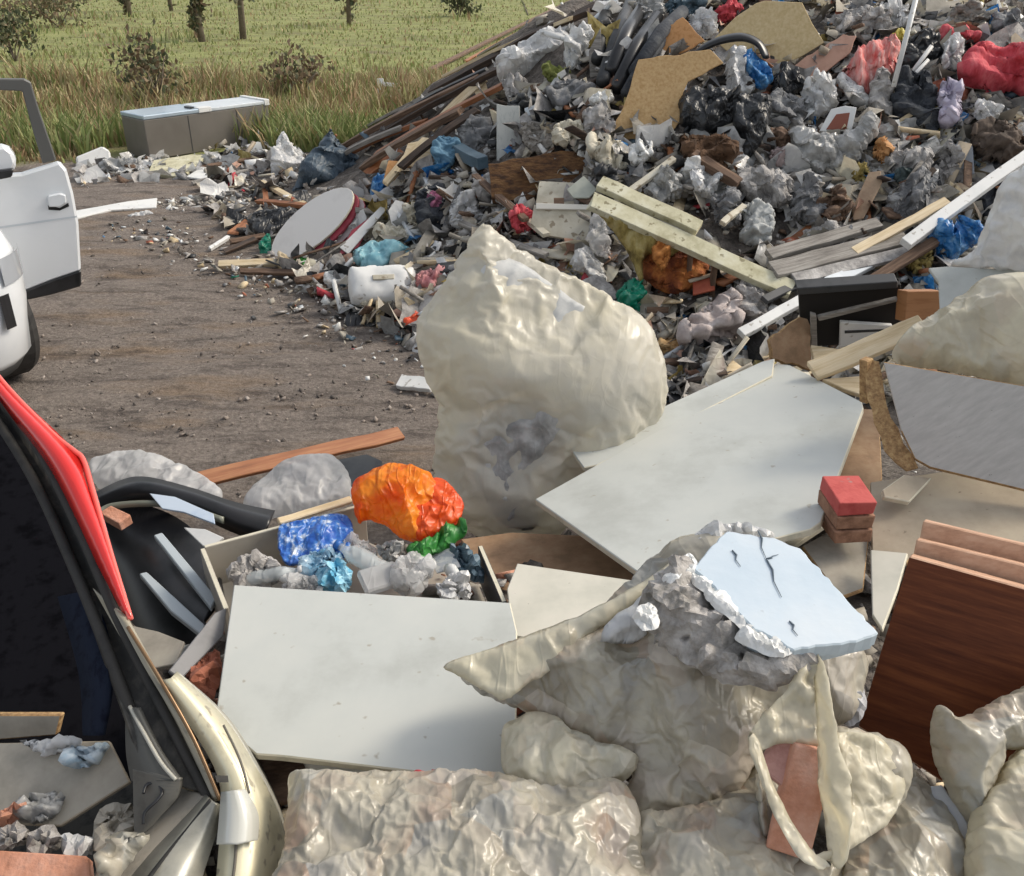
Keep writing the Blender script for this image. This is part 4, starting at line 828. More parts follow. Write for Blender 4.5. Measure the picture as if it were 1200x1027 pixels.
slab('tan_offcut', [(1034, 574), (1060, 556), (1092, 560), (1066, 588), (1036, 582)], ((1034, 574, .68), (1092, 560, .68), (1066, 588, .66)), .02, TAN, EDGEW, label='little tan offcut lying below the corner of the grey worktop', cat='offcut')
slab('dusty_board', [(962, 628), (1018, 632), (1012, 690), (985, 700), (940, 640)], ((962, 628, .56), (1018, 632, .56), (1000, 690, .54)), .015, DUSTY, EDGED, label='dusty brown board showing just below the stack of bricks', cat='board')
slab('cream_board', [(1020, 644), (1064, 648), (1052, 690), (1034, 738), (1022, 720)], ((1020, 644, .62), (1064, 648, .64), (1030, 735, .6)), .015, CBOARD, EDGEW, label='narrow cream panel wedged left of the mahogany boards', cat='panel')
slab('cream_board', [(905, 612), (962, 596), (975, 610), (930, 640), (900, 640)], ((905, 612, .52), (962, 596, .54), (930, 640, .52)), .02, CBOARD, EDGEW, label='cream board corner below the large white board beside the bricks', cat='board')
mp_ = plane3((1064, 655, 1.0), (1190, 690, 1.0), (1010, 850, .64))
slab('mahogany_board', [(1066, 652), (1260, 706), (1260, 960), (1106, 918), (1006, 852)], mp_, .06, MAHOG, PINKW, label='thick dark mahogany cupboard board standing at the right with pale top edge', cat='board')
for i, (poly, off, lb) in enumerate([([(1074, 632), (1190, 660), (1260, 678), (1260, 720), (1190, 694), (1068, 662)], -.075, 'pale pink wooden rail directly behind the mahogany board'),
                            ([(1082, 610), (1190, 636), (1260, 652), (1260, 690), (1190, 664), (1076, 640)], -.14, 'rear pale pink wooden rail, topmost on the mahogany stack')]):
    slab('wooden_rail', poly, (mp_[0] + mp_[1] * off, mp_[1]), .045, PINKW, label=lb, cat='rail', group='pink wooden rails on the mahogany stack')
# bricks by the white board
bp = G(992, 632, .60)
for i, lb in enumerate(['bottom brick of the neat stack beside the large white board', 'middle brick of the neat stack beside the large white board', 'top brick with a bright red face on the stack beside the large white board']):
    o = box_obj('brick', bp + [0, .05, .028 + i * .049], (.115, .16, .046), rotm(0, 0, 6 - i * 2), BRICKT if i == 2 else mat('brown_brick', (.2, .1, .06), (.3, .16, .1), (.36, .2, .13), scale=22, rough=.9, bump=.6), bv=.004, label=lb, cat='brick', mesh_noise=.002, seed=i); meta(o, group='bricks stacked beside the large white board')
# rubble sack in the middle with foam boards on top
bag('rubble_sack', [(760, 665), (800, 640), (860, 640), (930, 700), (1000, 760), (1010, 800), (985, 850), (915, 850), (888, 885), (860, 925), (790, 960), (738, 978), (734, 930), (742, 890), (700, 880), (640, 845), (560, 812), (545, 785), (640, 745), (700, 720)],
    ((700, 760, .80), (960, 760, .84), (800, 960, .62)), .11, BAGG, label='split cream sack bulging with plaster rubble beneath the pale blue boards', cat='sack', gather=[(560, 800, 13), (740, 975, 12), (900, 850, 10)], s=.0078, seed=5, lumps=.3, cloth=dict(press=4, grow=.17, bend=.03, step=5, grav=.5))
bag('sack_flap', [(522, 778), (600, 752), (680, 722), (760, 678), (800, 652), (822, 640), (812, 660), (740, 715), (690, 745), (640, 790), (620, 800), (588, 822), (548, 800)],
    ((522, 778, .83), (800, 655, .98), (600, 818, .80)), .018, BAGY, label='yellowed open mouth of a sack flaring left over the off-white board', cat='sack mouth', gather=[(810, 650, 12)], fold=.0095, s=.0078, seed=6, folds=4)
bag('torn_film', [(700, 750), (720, 724), (762, 692), (790, 668), (800, 680), (768, 712), (756, 752), (730, 756)], ((700, 750, .9), (795, 672, .98), (750, 752, .88)), .02, WHITEF, label='torn white plaster flake hanging in the sack mouth', cat='plaster', fold=.012, s=.008)
bag('plaster_rubble', [(752, 700), (790, 655), (812, 660), (840, 712), (900, 752), (960, 768), (930, 800), (880, 806), (830, 790), (770, 752)], ((768, 690, 1.0), (850, 690, 1.03), (890, 800, .93)), .05, PLAST, label='broken grey plaster rubble spilling out under the pale blue boards', cat='rubble', fold=.028, s=.009, hard=1, ragged=.004, lumps=.7)
fp = plane3((835, 640, 1.06), (960, 640, 1.06), (900, 752, 1.02))
slab('foam_board', [(835, 690), (850, 650), (900, 650), (950, 700), (1010, 735), (1024, 752), (960, 768), (912, 776), (872, 752)], (fp[0] - fp[1] * .036, fp[1]), .022, FOAM, FOAMS, label='lower pale blue foam board under the top one on the sack', cat='board', rough_edge=.006)
slab('foam_board', [(812, 664), (852, 622), (908, 630), (938, 642), (1030, 742), (1004, 752), (930, 762), (884, 738)], fp, .034, FOAM, FOAMS, label='pale blue cracked foam board lying on top of the rubble sack', cat='board', rough_edge=.004)
for i, (a, b) in enumerate([((888, 622), (898, 655)), ((898, 655), (916, 700)), ((925, 728), (935, 745)), ((858, 645), (868, 664)), ((898, 655), (912, 650))]):
    A = onplane(*a, (fp[0] + fp[1] * .002, fp[1])); B = onplane(*b, (fp[0] + fp[1] * .002, fp[1])); pr = bpy.data.objects['foam_board.001']
    o = tube('crack', [A, A * .7 + B * .3 + [.004, 0, 0], A * .4 + B * .6 - [.003, 0, 0], B], [.0014, .0022, .001, .0006], mat('foam_crack', (.1, .13, .16), rough=.9)); mw = Vector(pr.location); o.parent = pr; o.location = o.location - mw
for i_, (py_, lb) in enumerate([([(808, 655), (818, 660), (850, 700), (886, 735), (884, 748), (850, 722), (815, 685)], 'jagged white broken foam edge along the left side of the top foam board'), ([(880, 735), (925, 758), (915, 772), (880, 760), (862, 748)], 'crumbled white foam lump at the near corner of the top foam board'), ([(780, 672), (806, 650), (818, 668), (800, 690), (782, 690)], 'white plaster flake left of the pale blue foam board'), ([(742, 716), (762, 706), (772, 728), (752, 738)], 'small white plaster flake nearest the sack mouth')]):
    bag('plaster_flake', py_, (fp[0] - fp[1] * .008, fp[1]), .008, WHITEP, label=lb, cat='plaster', s=.006, hard=1, crumple=1.6, fold=.008)
bag('plaster_shard', [(800, 640), (830, 618), (880, 616), (905, 628), (860, 640), (830, 650)], ((800, 640, 1.0), (905, 628, 1.0), (830, 650, .985)), .015, WHITEF, label='thin white plaster shard on the back edge of the top foam board', cat='plaster', s=.007, hard=1)
bag('foam_offcut', [(965, 775), (1000, 770), (1012, 810), (1008, 845), (990, 850), (975, 820)], ((965, 775, .80), (1010, 810, .80), (990, 850, .76)), .03, mat('speckled_grey_foam', (.36, .37, .39), (.5, .5, .52), rough=.9, scale=30, speck=(60, .66, (.15, .15, .16))), label='speckled grey foam chunk between the foam boards and the mahogany board', cat='foam', s=.008, hard=1)
bag('rubbish_bag', [(590, 870), (600, 850), (640, 842), (700, 870), (745, 885), (735, 910), (700, 930), (640, 935), (600, 918)], ((600, 850, .70), (740, 885, .72), (640, 935, .66)), .06, BAGY, label='crumpled yellowish bag squeezed under the left side of the rubble sack', cat='bag', gather=[(600, 915, 12)], fold=.0095, s=.0078, seed=11, lumps=.22, cloth=dict(press=4, grow=.17, bend=.03, step=5, grav=.5))
# bottom row of bags
bag('rubbish_bag', [(342, 930), (370, 922), (440, 918), (560, 915), (640, 925), (720, 920), (748, 950), (752, 1000), (748, 1100), (335, 1110), (338, 1010)], ((342, 930, .66), (740, 935, .70), (540, 1080, .66)), .085, BAGG, label='wide slack cream bag along the bottom edge below the off-white board', cat='bag', gather=[(575, 915, 15), (345, 1090, 9), (470, 1000, 8)], fold=.0095, s=.0078, seed=12, lumps=.22, cloth=dict(press=4, grow=.17, bend=.03, step=5, grav=.5))
bag('rubbish_bag', [(742, 975), (790, 958), (860, 930), (900, 870), (925, 930), (940, 1010), (930, 1110), (750, 1110)], ((742, 975, .64), (900, 900, .68), (850, 1090, .62)), .08, BAGG, label='shadowed grey bag between the wide slack bag and the gaping bag', cat='bag', gather=[(890, 870, 12)], fold=.0095, s=.0078, seed=13, lumps=.22, cloth=dict(press=4, grow=.17, bend=.03, step=5, grav=.5))
ob = plane3((890, 860, .86), (1060, 900, .86), (950, 1040, .68))
bag('gaping_bag', [(890, 900), (905, 960), (920, 1000), (950, 1000), (1010, 990), (1060, 925), (1058, 880), (1030, 862), (985, 850), (960, 870), (1000, 900), (985, 985), (1000, 1060), (990, 1110), (930, 1110), (905, 1040), (884, 940)],
    (ob[0] - ob[1] * .06, ob[1]), .07, BAGG, label='lower body of the gaping bag holding broken brick', cat='bag', s=.0078, seed=14, cloth=dict(press=4, grow=.17, bend=.03, step=5, grav=.5))
bag('torn_bag_wall', [(878, 858), (920, 810), (948, 770), (956, 768), (962, 810), (975, 850), (978, 880), (950, 872), (915, 870), (890, 880)], ((878, 858, .90), (952, 770, .99), (950, 880, .88)), .003, FLAPM, label='pointed cream flap rising at the back of the gaping bag', cat='bag flap', gather=[(952, 768, 9)], fold=.01, s=.008, seed=15, buckle=1.05, single=True)
bag('torn_bag_wall', [(950, 768), (960, 770), (976, 830), (992, 890), (1000, 960), (990, 1010), (972, 1006), (962, 940), (958, 860)], ((952, 768, .99), (990, 900, .92), (975, 1000, .82)), .003, FLAPM, label='long upright strip of cream film splitting the gaping bag', cat='bag flap', fold=.008, s=.008, seed=16, buckle=1.04, single=True)
bag('torn_bag_wall', [(878, 858), (890, 872), (905, 920), (935, 975), (955, 1000), (975, 1012), (955, 1018), (930, 998), (898, 935), (880, 880)], ((878, 858, .90), (930, 980, .84), (975, 1012, .82)), .003, FLAPM, label='left folded lip of the gaping bag hanging over the brick', cat='bag flap', fold=.008, s=.008, seed=17, buckle=1.04, single=True)
bag('torn_bag_wall', [(985, 858), (1020, 862), (1050, 890), (1060, 930), (1040, 965), (1000, 992), (960, 1016), (955, 1004), (984, 985), (986, 920), (982, 880)], ((985, 858, .92), (1060, 930, .84), (960, 1010, .82)), .003, FLAPM, label='bulging right side wall of the gaping bag, lit yellow green', cat='bag flap', gather=[(975, 1005, 12)], fold=.0095, s=.0068, seed=18, single=True)
box_obj('brick', G(938, 935, .80), (.075, .2, .05), rotm(58, 8, -14), SALM, bv=.004, label='orange brick standing inside the gaping bag', cat='brick', mesh_noise=.003)
box_obj('brick', G(921, 893, .84), (.07, .08, .045), rotm(40, 20, -30), mat('pink_brick', (.4, .2, .17), (.5, .28, .24), rough=.9, scale=20, bump=.6), bv=.006, label='broken pinkish half brick at the back inside the gaping bag', cat='brick', mesh_noise=.005)
bag('rubbish_bag', [(1000, 940), (1040, 925), (1062, 905), (1090, 930), (1125, 985), (1140, 1040), (1135, 1110), (985, 1110), (985, 1010)], ((1000, 940, .70), (1110, 960, .70), (1050, 1080, .66)), .07, BAGG, label='smooth greenish cream bag below right of the gaping bag', cat='bag', gather=[(1060, 905, 12)], fold=.0095, s=.0078, seed=19, lumps=.22, cloth=dict(press=4, grow=.17, bend=.03, step=5, grav=.5))
bag('rubbish_bag', [(1094, 858), (1098, 828), (1112, 832), (1130, 838), (1190, 808), (1250, 790), (1260, 900), (1190, 880), (1165, 905), (1140, 965), (1120, 940), (1104, 905)], ((1094, 850, .86), (1190, 820, .88), (1140, 960, .74)), .06, BAGG, label='crumpled grey cream bag resting against the foot of the mahogany board', cat='bag', gather=[(1098, 830, 14), (1250, 800, 8)], fold=.0095, s=.0078, seed=20, lumps=.22, cloth=dict(press=4, grow=.17, bend=.03, step=5, grav=.5))
bag('rubbish_bag', [(1138, 985), (1150, 940), (1180, 895), (1220, 870), (1290, 900), (1290, 1110), (1135, 1110), (1136, 1030)], ((1138, 985, .76), (1220, 880, .8), (1180, 1090, .7)), .09, BAGY, label='taut pale bag in the bottom right corner', cat='bag', gather=[(1160, 930, 8)], fold=.0095, s=.0078, seed=21, lumps=.22, cloth=dict(press=4, grow=.17, bend=.03, step=5, grav=.5))
slab('plaster_sheet', [(1082, 922), (1104, 920), (1132, 952), (1134, 985), (1112, 975)], ((1082, 922, .74), (1132, 952, .74), (1112, 975, .71)), .012, mat('pale_grey_sheet', (.45, .47, .52), (.55, .57, .6), rough=.7, scale=12), label='pale grey plaster offcut between the bags at the lower right', cat='offcut', rough_edge=.005)
# under the off-white board
pl_ = plane3((360, 890, .52), (470, 905, .52), (420, 930, .49))
o = bag('plate', [(355, 886), (400, 880), (470, 893), (500, 906), (480, 925), (420, 930), (375, 920)], pl_, .012, WHITEP, label='white plate half hidden beneath the off-white board', cat='plate', fold=0, folds=0, buckle=1, lumps=0, s=.01)
slab('wood_offcut', [(300, 884), (345, 884), (372, 905), (360, 935), (325, 940)], ((300, 884, .48), (345, 884, .5), (340, 935, .48)), .02, WOODB, label='brown wood offcut under the near left corner of the off-white board', cat='offcut')
bag('wrapper', [(466, 912), (500, 905), (530, 912), (500, 918)], ((466, 912, .66), (530, 912, .66), (500, 920, .645)), .01, REDC, label='dark red scrap under the near edge of the off-white board', cat='scrap', s=.006)

# ------------------------------------------------------------------ drawer of litter
dz = .36
drw = thing('drawer', G(410, 690, dz - .1), 'shallow open cabinet drawer full of plastic litter behind the off-white board', 'drawer')
DP = [G(243, 640, .56), G(430, 585, .56), G(582, 702, .56), G(290, 712, .56)]
DP = [G(240, 642, .55), G(428, 592, .55), G(560, 640, .55), G(588, 706, .55), G(268, 712, .55)]
def wall(name, A, B, h, th, m, rim=None):
    d = nrm(B - A); nrm_ = np.cross(d, [0, 0, 1.]) * th
    dn_ = np.array([0, 0, -h]); V = [A, B, B + nrm_, A + nrm_, A + dn_, B + dn_, B + nrm_ + dn_, A + nrm_ + dn_]
    o = mesh_obj(name, V, [(0, 1, 2, 3), (4, 7, 6, 5), (0, 4, 5, 1), (1, 5, 6, 2), (2, 6, 7, 3), (3, 7, 4, 0)], [rim or m, m], drw, mi=[0, 1, 1, 1, 1, 1]); bevel(o, .002, 1); return o
DW = mat('taupe_drawer_side', (.3, .27, .22), (.36, .33, .28), rough=.6, scale=5)
wall('back_panel', DP[0], DP[1], .16, -.015, DW, EDGEW)
wall('side_panel', DP[4], DP[0], .16, -.015, DW, EDGEW)
wall('side_panel', DP[2], DP[3], .13, -.015, DGREY, EDGEW)
mesh_obj('drawer_bottom', [p - np.array([0, 0, .15]) for p in (DP[0], DP[1], DP[2], DP[3], DP[4])], [(0, 1, 2, 3, 4)], DW, drw)
bag('biscuit_packet', [(326, 622), (345, 612), (408, 606), (410, 645), (395, 655), (350, 662), (330, 655)], ((326, 622, .57), (410, 610, .58), (340, 660, .53)), .016, mat('blue_printed_film', (.02, .1, .42), (.05, .18, .52), (.65, .72, .8), rough=.3, scale=26, lo=.42, hi=.62, bump=.6, ridged=1, bdist=.012), label='bright blue crumpled packet at the back of the litter drawer', cat='packet', s=.0078, seed=31, gather=[(330, 620, 10)], lumps=.22, cloth=dict(press=4, grow=.17, bend=.03, step=5, grav=.5))
bl = [([(372, 668), (405, 660), (412, 690), (380, 692)], mat('cyan_film', (.1, .4, .6), (.3, .55, .68), rough=.3, scale=16), 'cyan wrapper edge against the off-white board', .02),
      ([(352, 655), (378, 645), (398, 655), (388, 682), (360, 680)], mat('sky_blue_film', (.12, .32, .5), (.35, .5, .62), trans=.2, rough=.3, scale=16), 'light blue wrapper in the drawer below the blue packet', .02),
      ([(515, 680), (540, 676), (556, 698), (520, 702)], WHITEF, 'white foil scrap in the front right corner of the drawer', .015),
      ([(440, 640), (468, 640), (476, 660), (455, 662)], GREYF, 'grey film wad behind the clear tray in the drawer', .02),
      ([(268, 668), (300, 652), (326, 662), (322, 690), (284, 692)], SACK, 'dusty grey rag in the left end of the drawer', .02),
      ([(528, 640), (552, 648), (566, 680), (545, 674), (530, 660)], PIPE, 'dark blue crumpled pouch against the right side of the drawer', .02),
      ([(385, 640), (420, 628), (440, 650), (395, 662)], CLEAR, 'clear film wisp behind the crushed bottle in the drawer', .015),
      ([(460, 668), (480, 650), (505, 662), (500, 690), (470, 694)], CLEAR, 'clear crumpled film between the two white cups', .02),
      ([(330, 690), (345, 672), (372, 680), (368, 698)], CLEAR, 'clear crumpled film in front of the light blue wrapper', .015)]
for i, (poly, m, lb, T) in enumerate(bl):
    c_ = G(*np.mean(poly, 0), .53); bag('litter_piece', poly, (c_, nrm(nrm(CAM - c_) + [0, 0, .5])), T, m, label=lb, cat='litter', s=.006, seed=40 + i, fold=.012, hard=1, crumple=2.4, group='plastic litter in the open drawer')
PETM = mat('clear_bottle_plastic', (.6, .65, .66), rough=.12, alpha=.5, coat=.6, bump=.5, bscale=14, bdist=.01, ridged=1)
def bottle(a, b, za, zb, r, lb, m, capm, neck=True):
    A, B = G(*a, za), G(*b, zb); t = thing('crushed_bottle' if neck else 'plastic_cup', A, lb, 'bottle' if neck else 'cup', 'plastic litter in the open drawer')
    if neck: ts, rs = [0, .01, .06, .25, .32, .4, .6, .72, .84, .9, 1.0], [.55, .9, 1, .96, .86, .98, .94, .95, .55, .36, .36]
    else: ts, rs = [0, .02, .5, .95, 1.0, .985, .5, .05], [.6, .64, .8, .97, 1.04, .93, .76, .58]
    rng = np.random.default_rng(int(a[0])); o = tube('bottle_body' if neck else 'cup_wall', [A + (B - A) * x + [0, 0, rng.normal(0, .003)] for x in ts], [x * r for x in rs], m, t, 18, flat=.78)
    if neck: tube('bottle_cap', [A + (B - A) * .99, A + (B - A) * 1.08], [r * .44, r * .44], capm, t, 12)
BCAP = mat('blue_cap', (.02, .12, .4), rough=.4)
bottle((455, 672), (398, 640), .53, .57, .036, 'clear crushed bottle with blue cap lying below the orange bag', PETM, BCAP)
bottle((290, 680), (350, 668), .52, .55, .028, 'clear small bottle lying in the left front of the drawer', PETM, mat('white_cap', (.6, .6, .6), rough=.4))
bottle((478, 690), (500, 660), .51, .55, .032, 'white cup tipped over right of the clear tray in the drawer', WHITEP, None, False)
bottle((360, 690), (330, 672), .51, .54, .026, 'white cup lying on its side behind the off-white board', WHITEP, None, False)
bottle((545, 690), (528, 668), .51, .53, .024, 'dented white cup in the right front corner of the drawer', WHITEP, None, False)
tpl = (G(440, 678, .55), nrm([.15, -.3, .95])); slab('clear_tray', [(418, 668), (462, 656), (474, 680), (430, 694)], tpl, .03, CLEAR, label='clear food tray at the front middle of the drawer', cat='tray', bv=.006, group='plastic litter in the open drawer')
slab('printed_card', [(500, 650), (528, 642), (540, 664), (512, 672)], (G(520, 656, .54), nrm([-.2, -.4, .9])), .004, mat('pale_printed_card', (.5, .52, .55), (.68, .68, .66), rough=.6, scale=40, lo=.45, hi=.55), label='pale folded card below the green wrapper in the drawer', cat='card', group='plastic litter in the open drawer')
bag('carrier_bag', [(416, 575), (440, 556), (470, 550), (500, 558), (512, 575), (505, 610), (490, 632), (470, 630), (450, 615), (430, 610), (418, 612)], ((416, 575, .64), (505, 565, .66), (465, 630, .56)), .065, ORANGE, label='bright orange carrier bag standing at the back of the litter drawer', cat='bag', gather=[(472, 600, 14)], fold=.0095, s=.0078, seed=32, lumps=.22, cloth=dict(press=4, grow=.17, bend=.03, step=5, grav=.5))
bag('crisp_packet', [(490, 575), (515, 565), (538, 585), (540, 605), (520, 625), (490, 632), (478, 605)], ((490, 575, .64), (538, 585, .62), (490, 632, .57)), .04, REDF, label='scarlet crumpled bag tucked against the orange carrier bag', cat='bag', gather=[(500, 600, 10)], s=.0078, seed=33, fold=.0095, lumps=.22, cloth=dict(press=4, grow=.17, bend=.03, step=5, grav=.5))
bag('leafy_packet', [(478, 642), (500, 628), (540, 615), (546, 624), (520, 645), (490, 658)], ((478, 642, .57), (540, 618, .58), (490, 658, .55)), .02, GREENF, label='green crumpled wrapper just below the scarlet bag', cat='wrapper', s=.008, seed=34)
# left of drawer: black car seat-like plastic, strips, planks, clear bags
bag('clear_bag', [(106, 545), (130, 536), (165, 533), (205, 545), (240, 562), (262, 580), (240, 592), (180, 580), (130, 575), (110, 565)], ((106, 545, .42), (240, 565, .40), (180, 590, .38)), .045, CLEAR, label='whitish clear sheet draped behind the black plastic shell', cat='film sheet', gather=[(262, 585, 12)], s=.013, seed=50, cloth=dict(press=4, grow=.14, bend=.15, step=5), fa=1.1)
stick('reddish_plank', (232, 563), (470, 508), .075, .022, WOODR, 'long reddish plank lying on the dirt behind the drawer', za=.28, zb=.16)
bag('clear_bag', [(285, 588), (310, 562), (340, 545), (385, 540), (408, 562), (412, 585), (380, 595), (330, 603), (300, 606)], ((285, 588, .40), (408, 560, .40), (330, 603, .38)), .06, CLEAR, label='clear full bag with grey contents beside the reddish plank', cat='bag', gather=[(300, 600, 12), (400, 545, 8)], s=.012, seed=51, cloth=dict(press=4, grow=.12, bend=.15, step=5))
slab('flat_case', [(388, 540), (430, 532), (448, 540), (446, 556), (420, 574), (400, 572)], ((388, 540, .32), (448, 540, .32), (410, 574, .30)), .05, mat('charcoal_case', (.03, .032, .035), (.055, .058, .06), rough=.5), label='flat dark plastic case behind the orange carrier bag', cat='case')
stick('thin_batten', (326, 612), (412, 586), .025, .015, WOODL, 'thin pale batten resting on the back rim of the drawer', za=.585, zb=.575)
sh = thing('plastic_shell', G(190, 690, .1), 'black moulded plastic shell with pale bars lying beside the drawer', 'shell')
strip('rim_arc', [(112, 578, .48), (160, 560, .52), (220, 572, .50), (275, 590, .46), (322, 600, .42)], [(122, 608, .40), (165, 592, .44), (220, 600, .44), (270, 622, .40), (306, 636, .36)], BLACKP, sh, mid=[[(116, 592, .46), (162, 575, .52), (221, 585, .50), (274, 604, .46), (314, 618, .42)]])
strip('shell_body', [(120, 604, .44), (165, 592, .46), (215, 612, .45), (250, 650, .43), (262, 700, .42)], [(110, 640, .3), (130, 690, .3), (160, 735, .32), (205, 755, .34), (245, 745, .36)], BLACKP, sh, mid=[[(118, 625, .38), (150, 640, .37), (186, 672, .36), (218, 705, .36), (240, 728, .37)]])
strip('rim_arc', [(110, 606, .47), (130, 590, .49), (200, 588, .50), (262, 606, .46)], [(112, 612, .45), (132, 597, .47), (200, 595, .48), (262, 614, .44)], mat('olive_grey_lip', (.2, .21, .17), rough=.35), sh)
slab('pale_bar', [(180, 627), (190, 624), (254, 700), (247, 712)], ((180, 627, .47), (190, 624, .47), (250, 708, .45)), .02, mat('pale_blue_bar', (.42, .47, .5), rough=.4), parent=sh)
slab('pale_bar', [(163, 672), (172, 670), (240, 732), (236, 744), (200, 716)], ((163, 672, .42), (172, 670, .42), (238, 740, .42)), .02, mat('pale_blue_bar', ()), parent=sh)
slab('blue_pane', [(175, 578), (205, 582), (250, 602), (252, 614), (215, 600), (190, 596)], ((175, 578, .52), (250, 602, .5), (215, 600, .5)), .008, mat('ice_blue_plastic', (.42, .52, .66), (.52, .6, .7), rough=.2, coat=.5), parent=sh)
slab('white_offcut', [(215, 618), (240, 620), (262, 630), (246, 642), (238, 640)], ((215, 618, .50), (262, 630, .5), (240, 642, .48)), .01, WHITEP, label='white plastic offcut between the black shell and the drawer corner', cat='offcut')
box_obj('brick', G(136, 607, .48), (.09, .045, .04), rotm(10, 10, -28), SALM, bv=.004, label='small salmon brick lying at the edge of the black shell by the red lamp', cat='brick', mesh_noise=.003)
slab('metal_slat_offcut', [(198, 786), (252, 718), (266, 712), (262, 745), (212, 796)], ((198, 786, .60), (266, 712, .6), (212, 796, .58)), .012, mat('steel_slat', (.11, .11, .115), (.17, .17, .175), rough=.45), label='grey metal slat leaning at the left of the off-white board', cat='slat')
slab('pale_sheet', [(150, 732), (185, 740), (216, 752), (205, 778), (170, 785)], ((150, 732, .52), (216, 752, .54), (180, 785, .52)), .01, DUSTY, label='pale dusty sheet between the black shell and the car pillar', cat='sheet')
bag('brick_chunk', [(222, 772), (245, 764), (258, 768), (255, 810), (240, 822), (218, 800)], ((222, 772, .55), (258, 768, .55), (240, 820, .53)), .03, mat('red_brick_dark', (.25, .08, .045), (.36, .13, .08), rough=.9, scale=16, bump=.6), label='reddish brick chunk beside the left edge of the off-white board', cat='brick', s=.01, hard=1)
stick('white_offcut_bar', (468, 447), (508, 452), .09, .03, WHITEP, 'short white plastic bar poking out left of the huge cream sack', cat='bar', za=.03, zb=.04)
# ================================================================== YARD EDGE, LEFT
fr = thing('steel_cabinet', G(235, 186), 'long grey steel cabinet lying on its back at the edge of the weeds', 'cabinet')
A0, B0 = G(176, 188), G(319, 165); A0[2] = B0[2] = 0
ux = nrm(B0 - A0); uy = np.cross([0, 0, 1.], ux); Lc = np.linalg.norm(B0 - A0); hh = .5; dp = .52
def cb(nm, a0, a1, b0, b1, z0, z1, m, bv=.01):
    V, Fc = [], []; c = A0 + ux * (a0 + a1) / 2 + uy * (b0 + b1) / 2 + np.array([0, 0, (z0 + z1) / 2]); bx(V, Fc, c, a1 - a0, b1 - b0, z1 - z0, np.stack([ux, uy, [0, 0, 1.]], 1)); return bevel(mesh_obj(nm, V, Fc, m, fr), bv, 2)
cb('cabinet_side', 0, Lc, 0, dp, 0, hh - .05, GREYM)  # side facing the viewer is coloured darker, its backlit shade painted in
cb('door', 0.0, Lc * .46, -.01, dp + .01, hh - .048, hh, mat('sky_lit_steel', (.36, .46, .55), (.45, .53, .6), rough=.25, metal=.3, scale=3))  # bluish sky light on this upward face is put into its colour
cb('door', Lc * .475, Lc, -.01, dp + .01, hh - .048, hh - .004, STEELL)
cb('hinge_plate', Lc * .42, Lc * .52, -.014, .1, hh - .046, hh + .008, WHITEP, .003)
cb('end_cap', Lc - .06, Lc + .012, -.016, dp + .016, hh - .06, hh + .012, WHITEP, .004)
cb('handle', Lc * .38, Lc * .41, .06, .2, hh + .001, hh + .02, BLACKP, .003)
for a in (.33, .72): cb('panel_seam', Lc * a, Lc * a + .008, -.003, .02, .02, hh - .06, DGREY, 0)
def heapbag(name, poly, m, label, cat='bag', lift=.06, T=.1, face=.65, **k):
    T *= .8; k.setdefault('hard', m in (SACK, GREYF, RAG, WHITEF, IVORY, RAGD)); k.setdefault('crumple', 1.0 if m in (WHITEP, BLUEF, BLACKF) else 1.6); k.setdefault('fold', .035); k['fold'] = min(k['fold'], T * .4)
    pl = plane_at(*np.mean(poly, 0), lift, face); return bag(name, poly, pl, T, m, label=label, cat=cat, **k)
def heapslab(name, poly, m, label, cat='board', lift=.08, th=.015, edge=None, face=.6, yaw=0, **k):
    pl = plane_at(*np.mean(poly, 0), lift, face, yaw); return slab(name, poly, pl, th, m, edge, label=label, cat=cat, **k)
wb = thing('white_tub', G(110, 205), 'small white ribbed tub lying on its side left of the steel cabinet', 'tub')
pl = plane_at(110, 190, .25, .8)
slab('tub_body', [(88, 184), (120, 171), (129, 177), (131, 194), (106, 207), (94, 206)], pl, .25, WHITEP, parent=wb, bv=.02)
slab('tub_rib', [(93, 190), (104, 186), (109, 200), (98, 205)], (pl[0] + pl[1] * .006, pl[1]), .01, mat('tub_shade_panel', (.42, .44, .45), rough=.5), parent=wb)  # rib greyer than the white tub, its shade put into the colour
heapbag('film_heap', [(115, 205), (130, 188), (150, 183), (168, 190), (172, 205), (150, 212)], GREYF, 'grey rumpled plastic heap between the white tub and the steel cabinet', 'film', T=.12)
slab('door_panel', [(172, 205), (180, 188), (225, 181), (242, 182), (215, 207)], ((172, 205, .03), (225, 181, .12), (215, 207, .03)), .03, CREAMC, label='cream flat panel lying on the ground before the steel cabinet', cat='panel')
slab('door_panel', [(218, 207), (238, 195), (268, 192), (262, 204), (238, 210)], ((218, 207, .04), (268, 192, .05), (238, 210, .03)), .02, WHITEP, label='white broken panel right of the cream one before the steel cabinet', cat='panel')
slab('white_strip', [(88, 247), (150, 236), (184, 232), (183, 243), (130, 246), (90, 256)], ((88, 250, .04), (184, 234, .05), (130, 248, .03)), .02, WHITEP, label='long white strip lying on the dirt right of the car door', cat='strip')
heapbag('paper_scrap', [(150, 252), (172, 247), (180, 252), (160, 257)], WHITEF, 'small white scrap just below the long white strip', 'scrap', T=.02, lift=.02)
heapbag('silver_can', [(302, 152), (316, 150), (320, 160), (318, 175), (305, 176)], ALU, 'dented silver drum beside the right end of the steel cabinet', 'drum', T=.1, lift=.15)
heapslab('tray', [(288, 170), (302, 166), (318, 170), (322, 178), (296, 179)], WHITEP, 'flat white tray at the foot of the silver drum', 'tray', th=.05)
heapbag('white_sack', [(320, 180), (330, 156), (345, 170), (358, 185), (352, 215), (330, 222), (318, 215)], WHITEF, 'white translucent sack between the steel cabinet and the slate tarp', 'sack', T=.13, lift=.12, gather=[(330, 158, 8)])
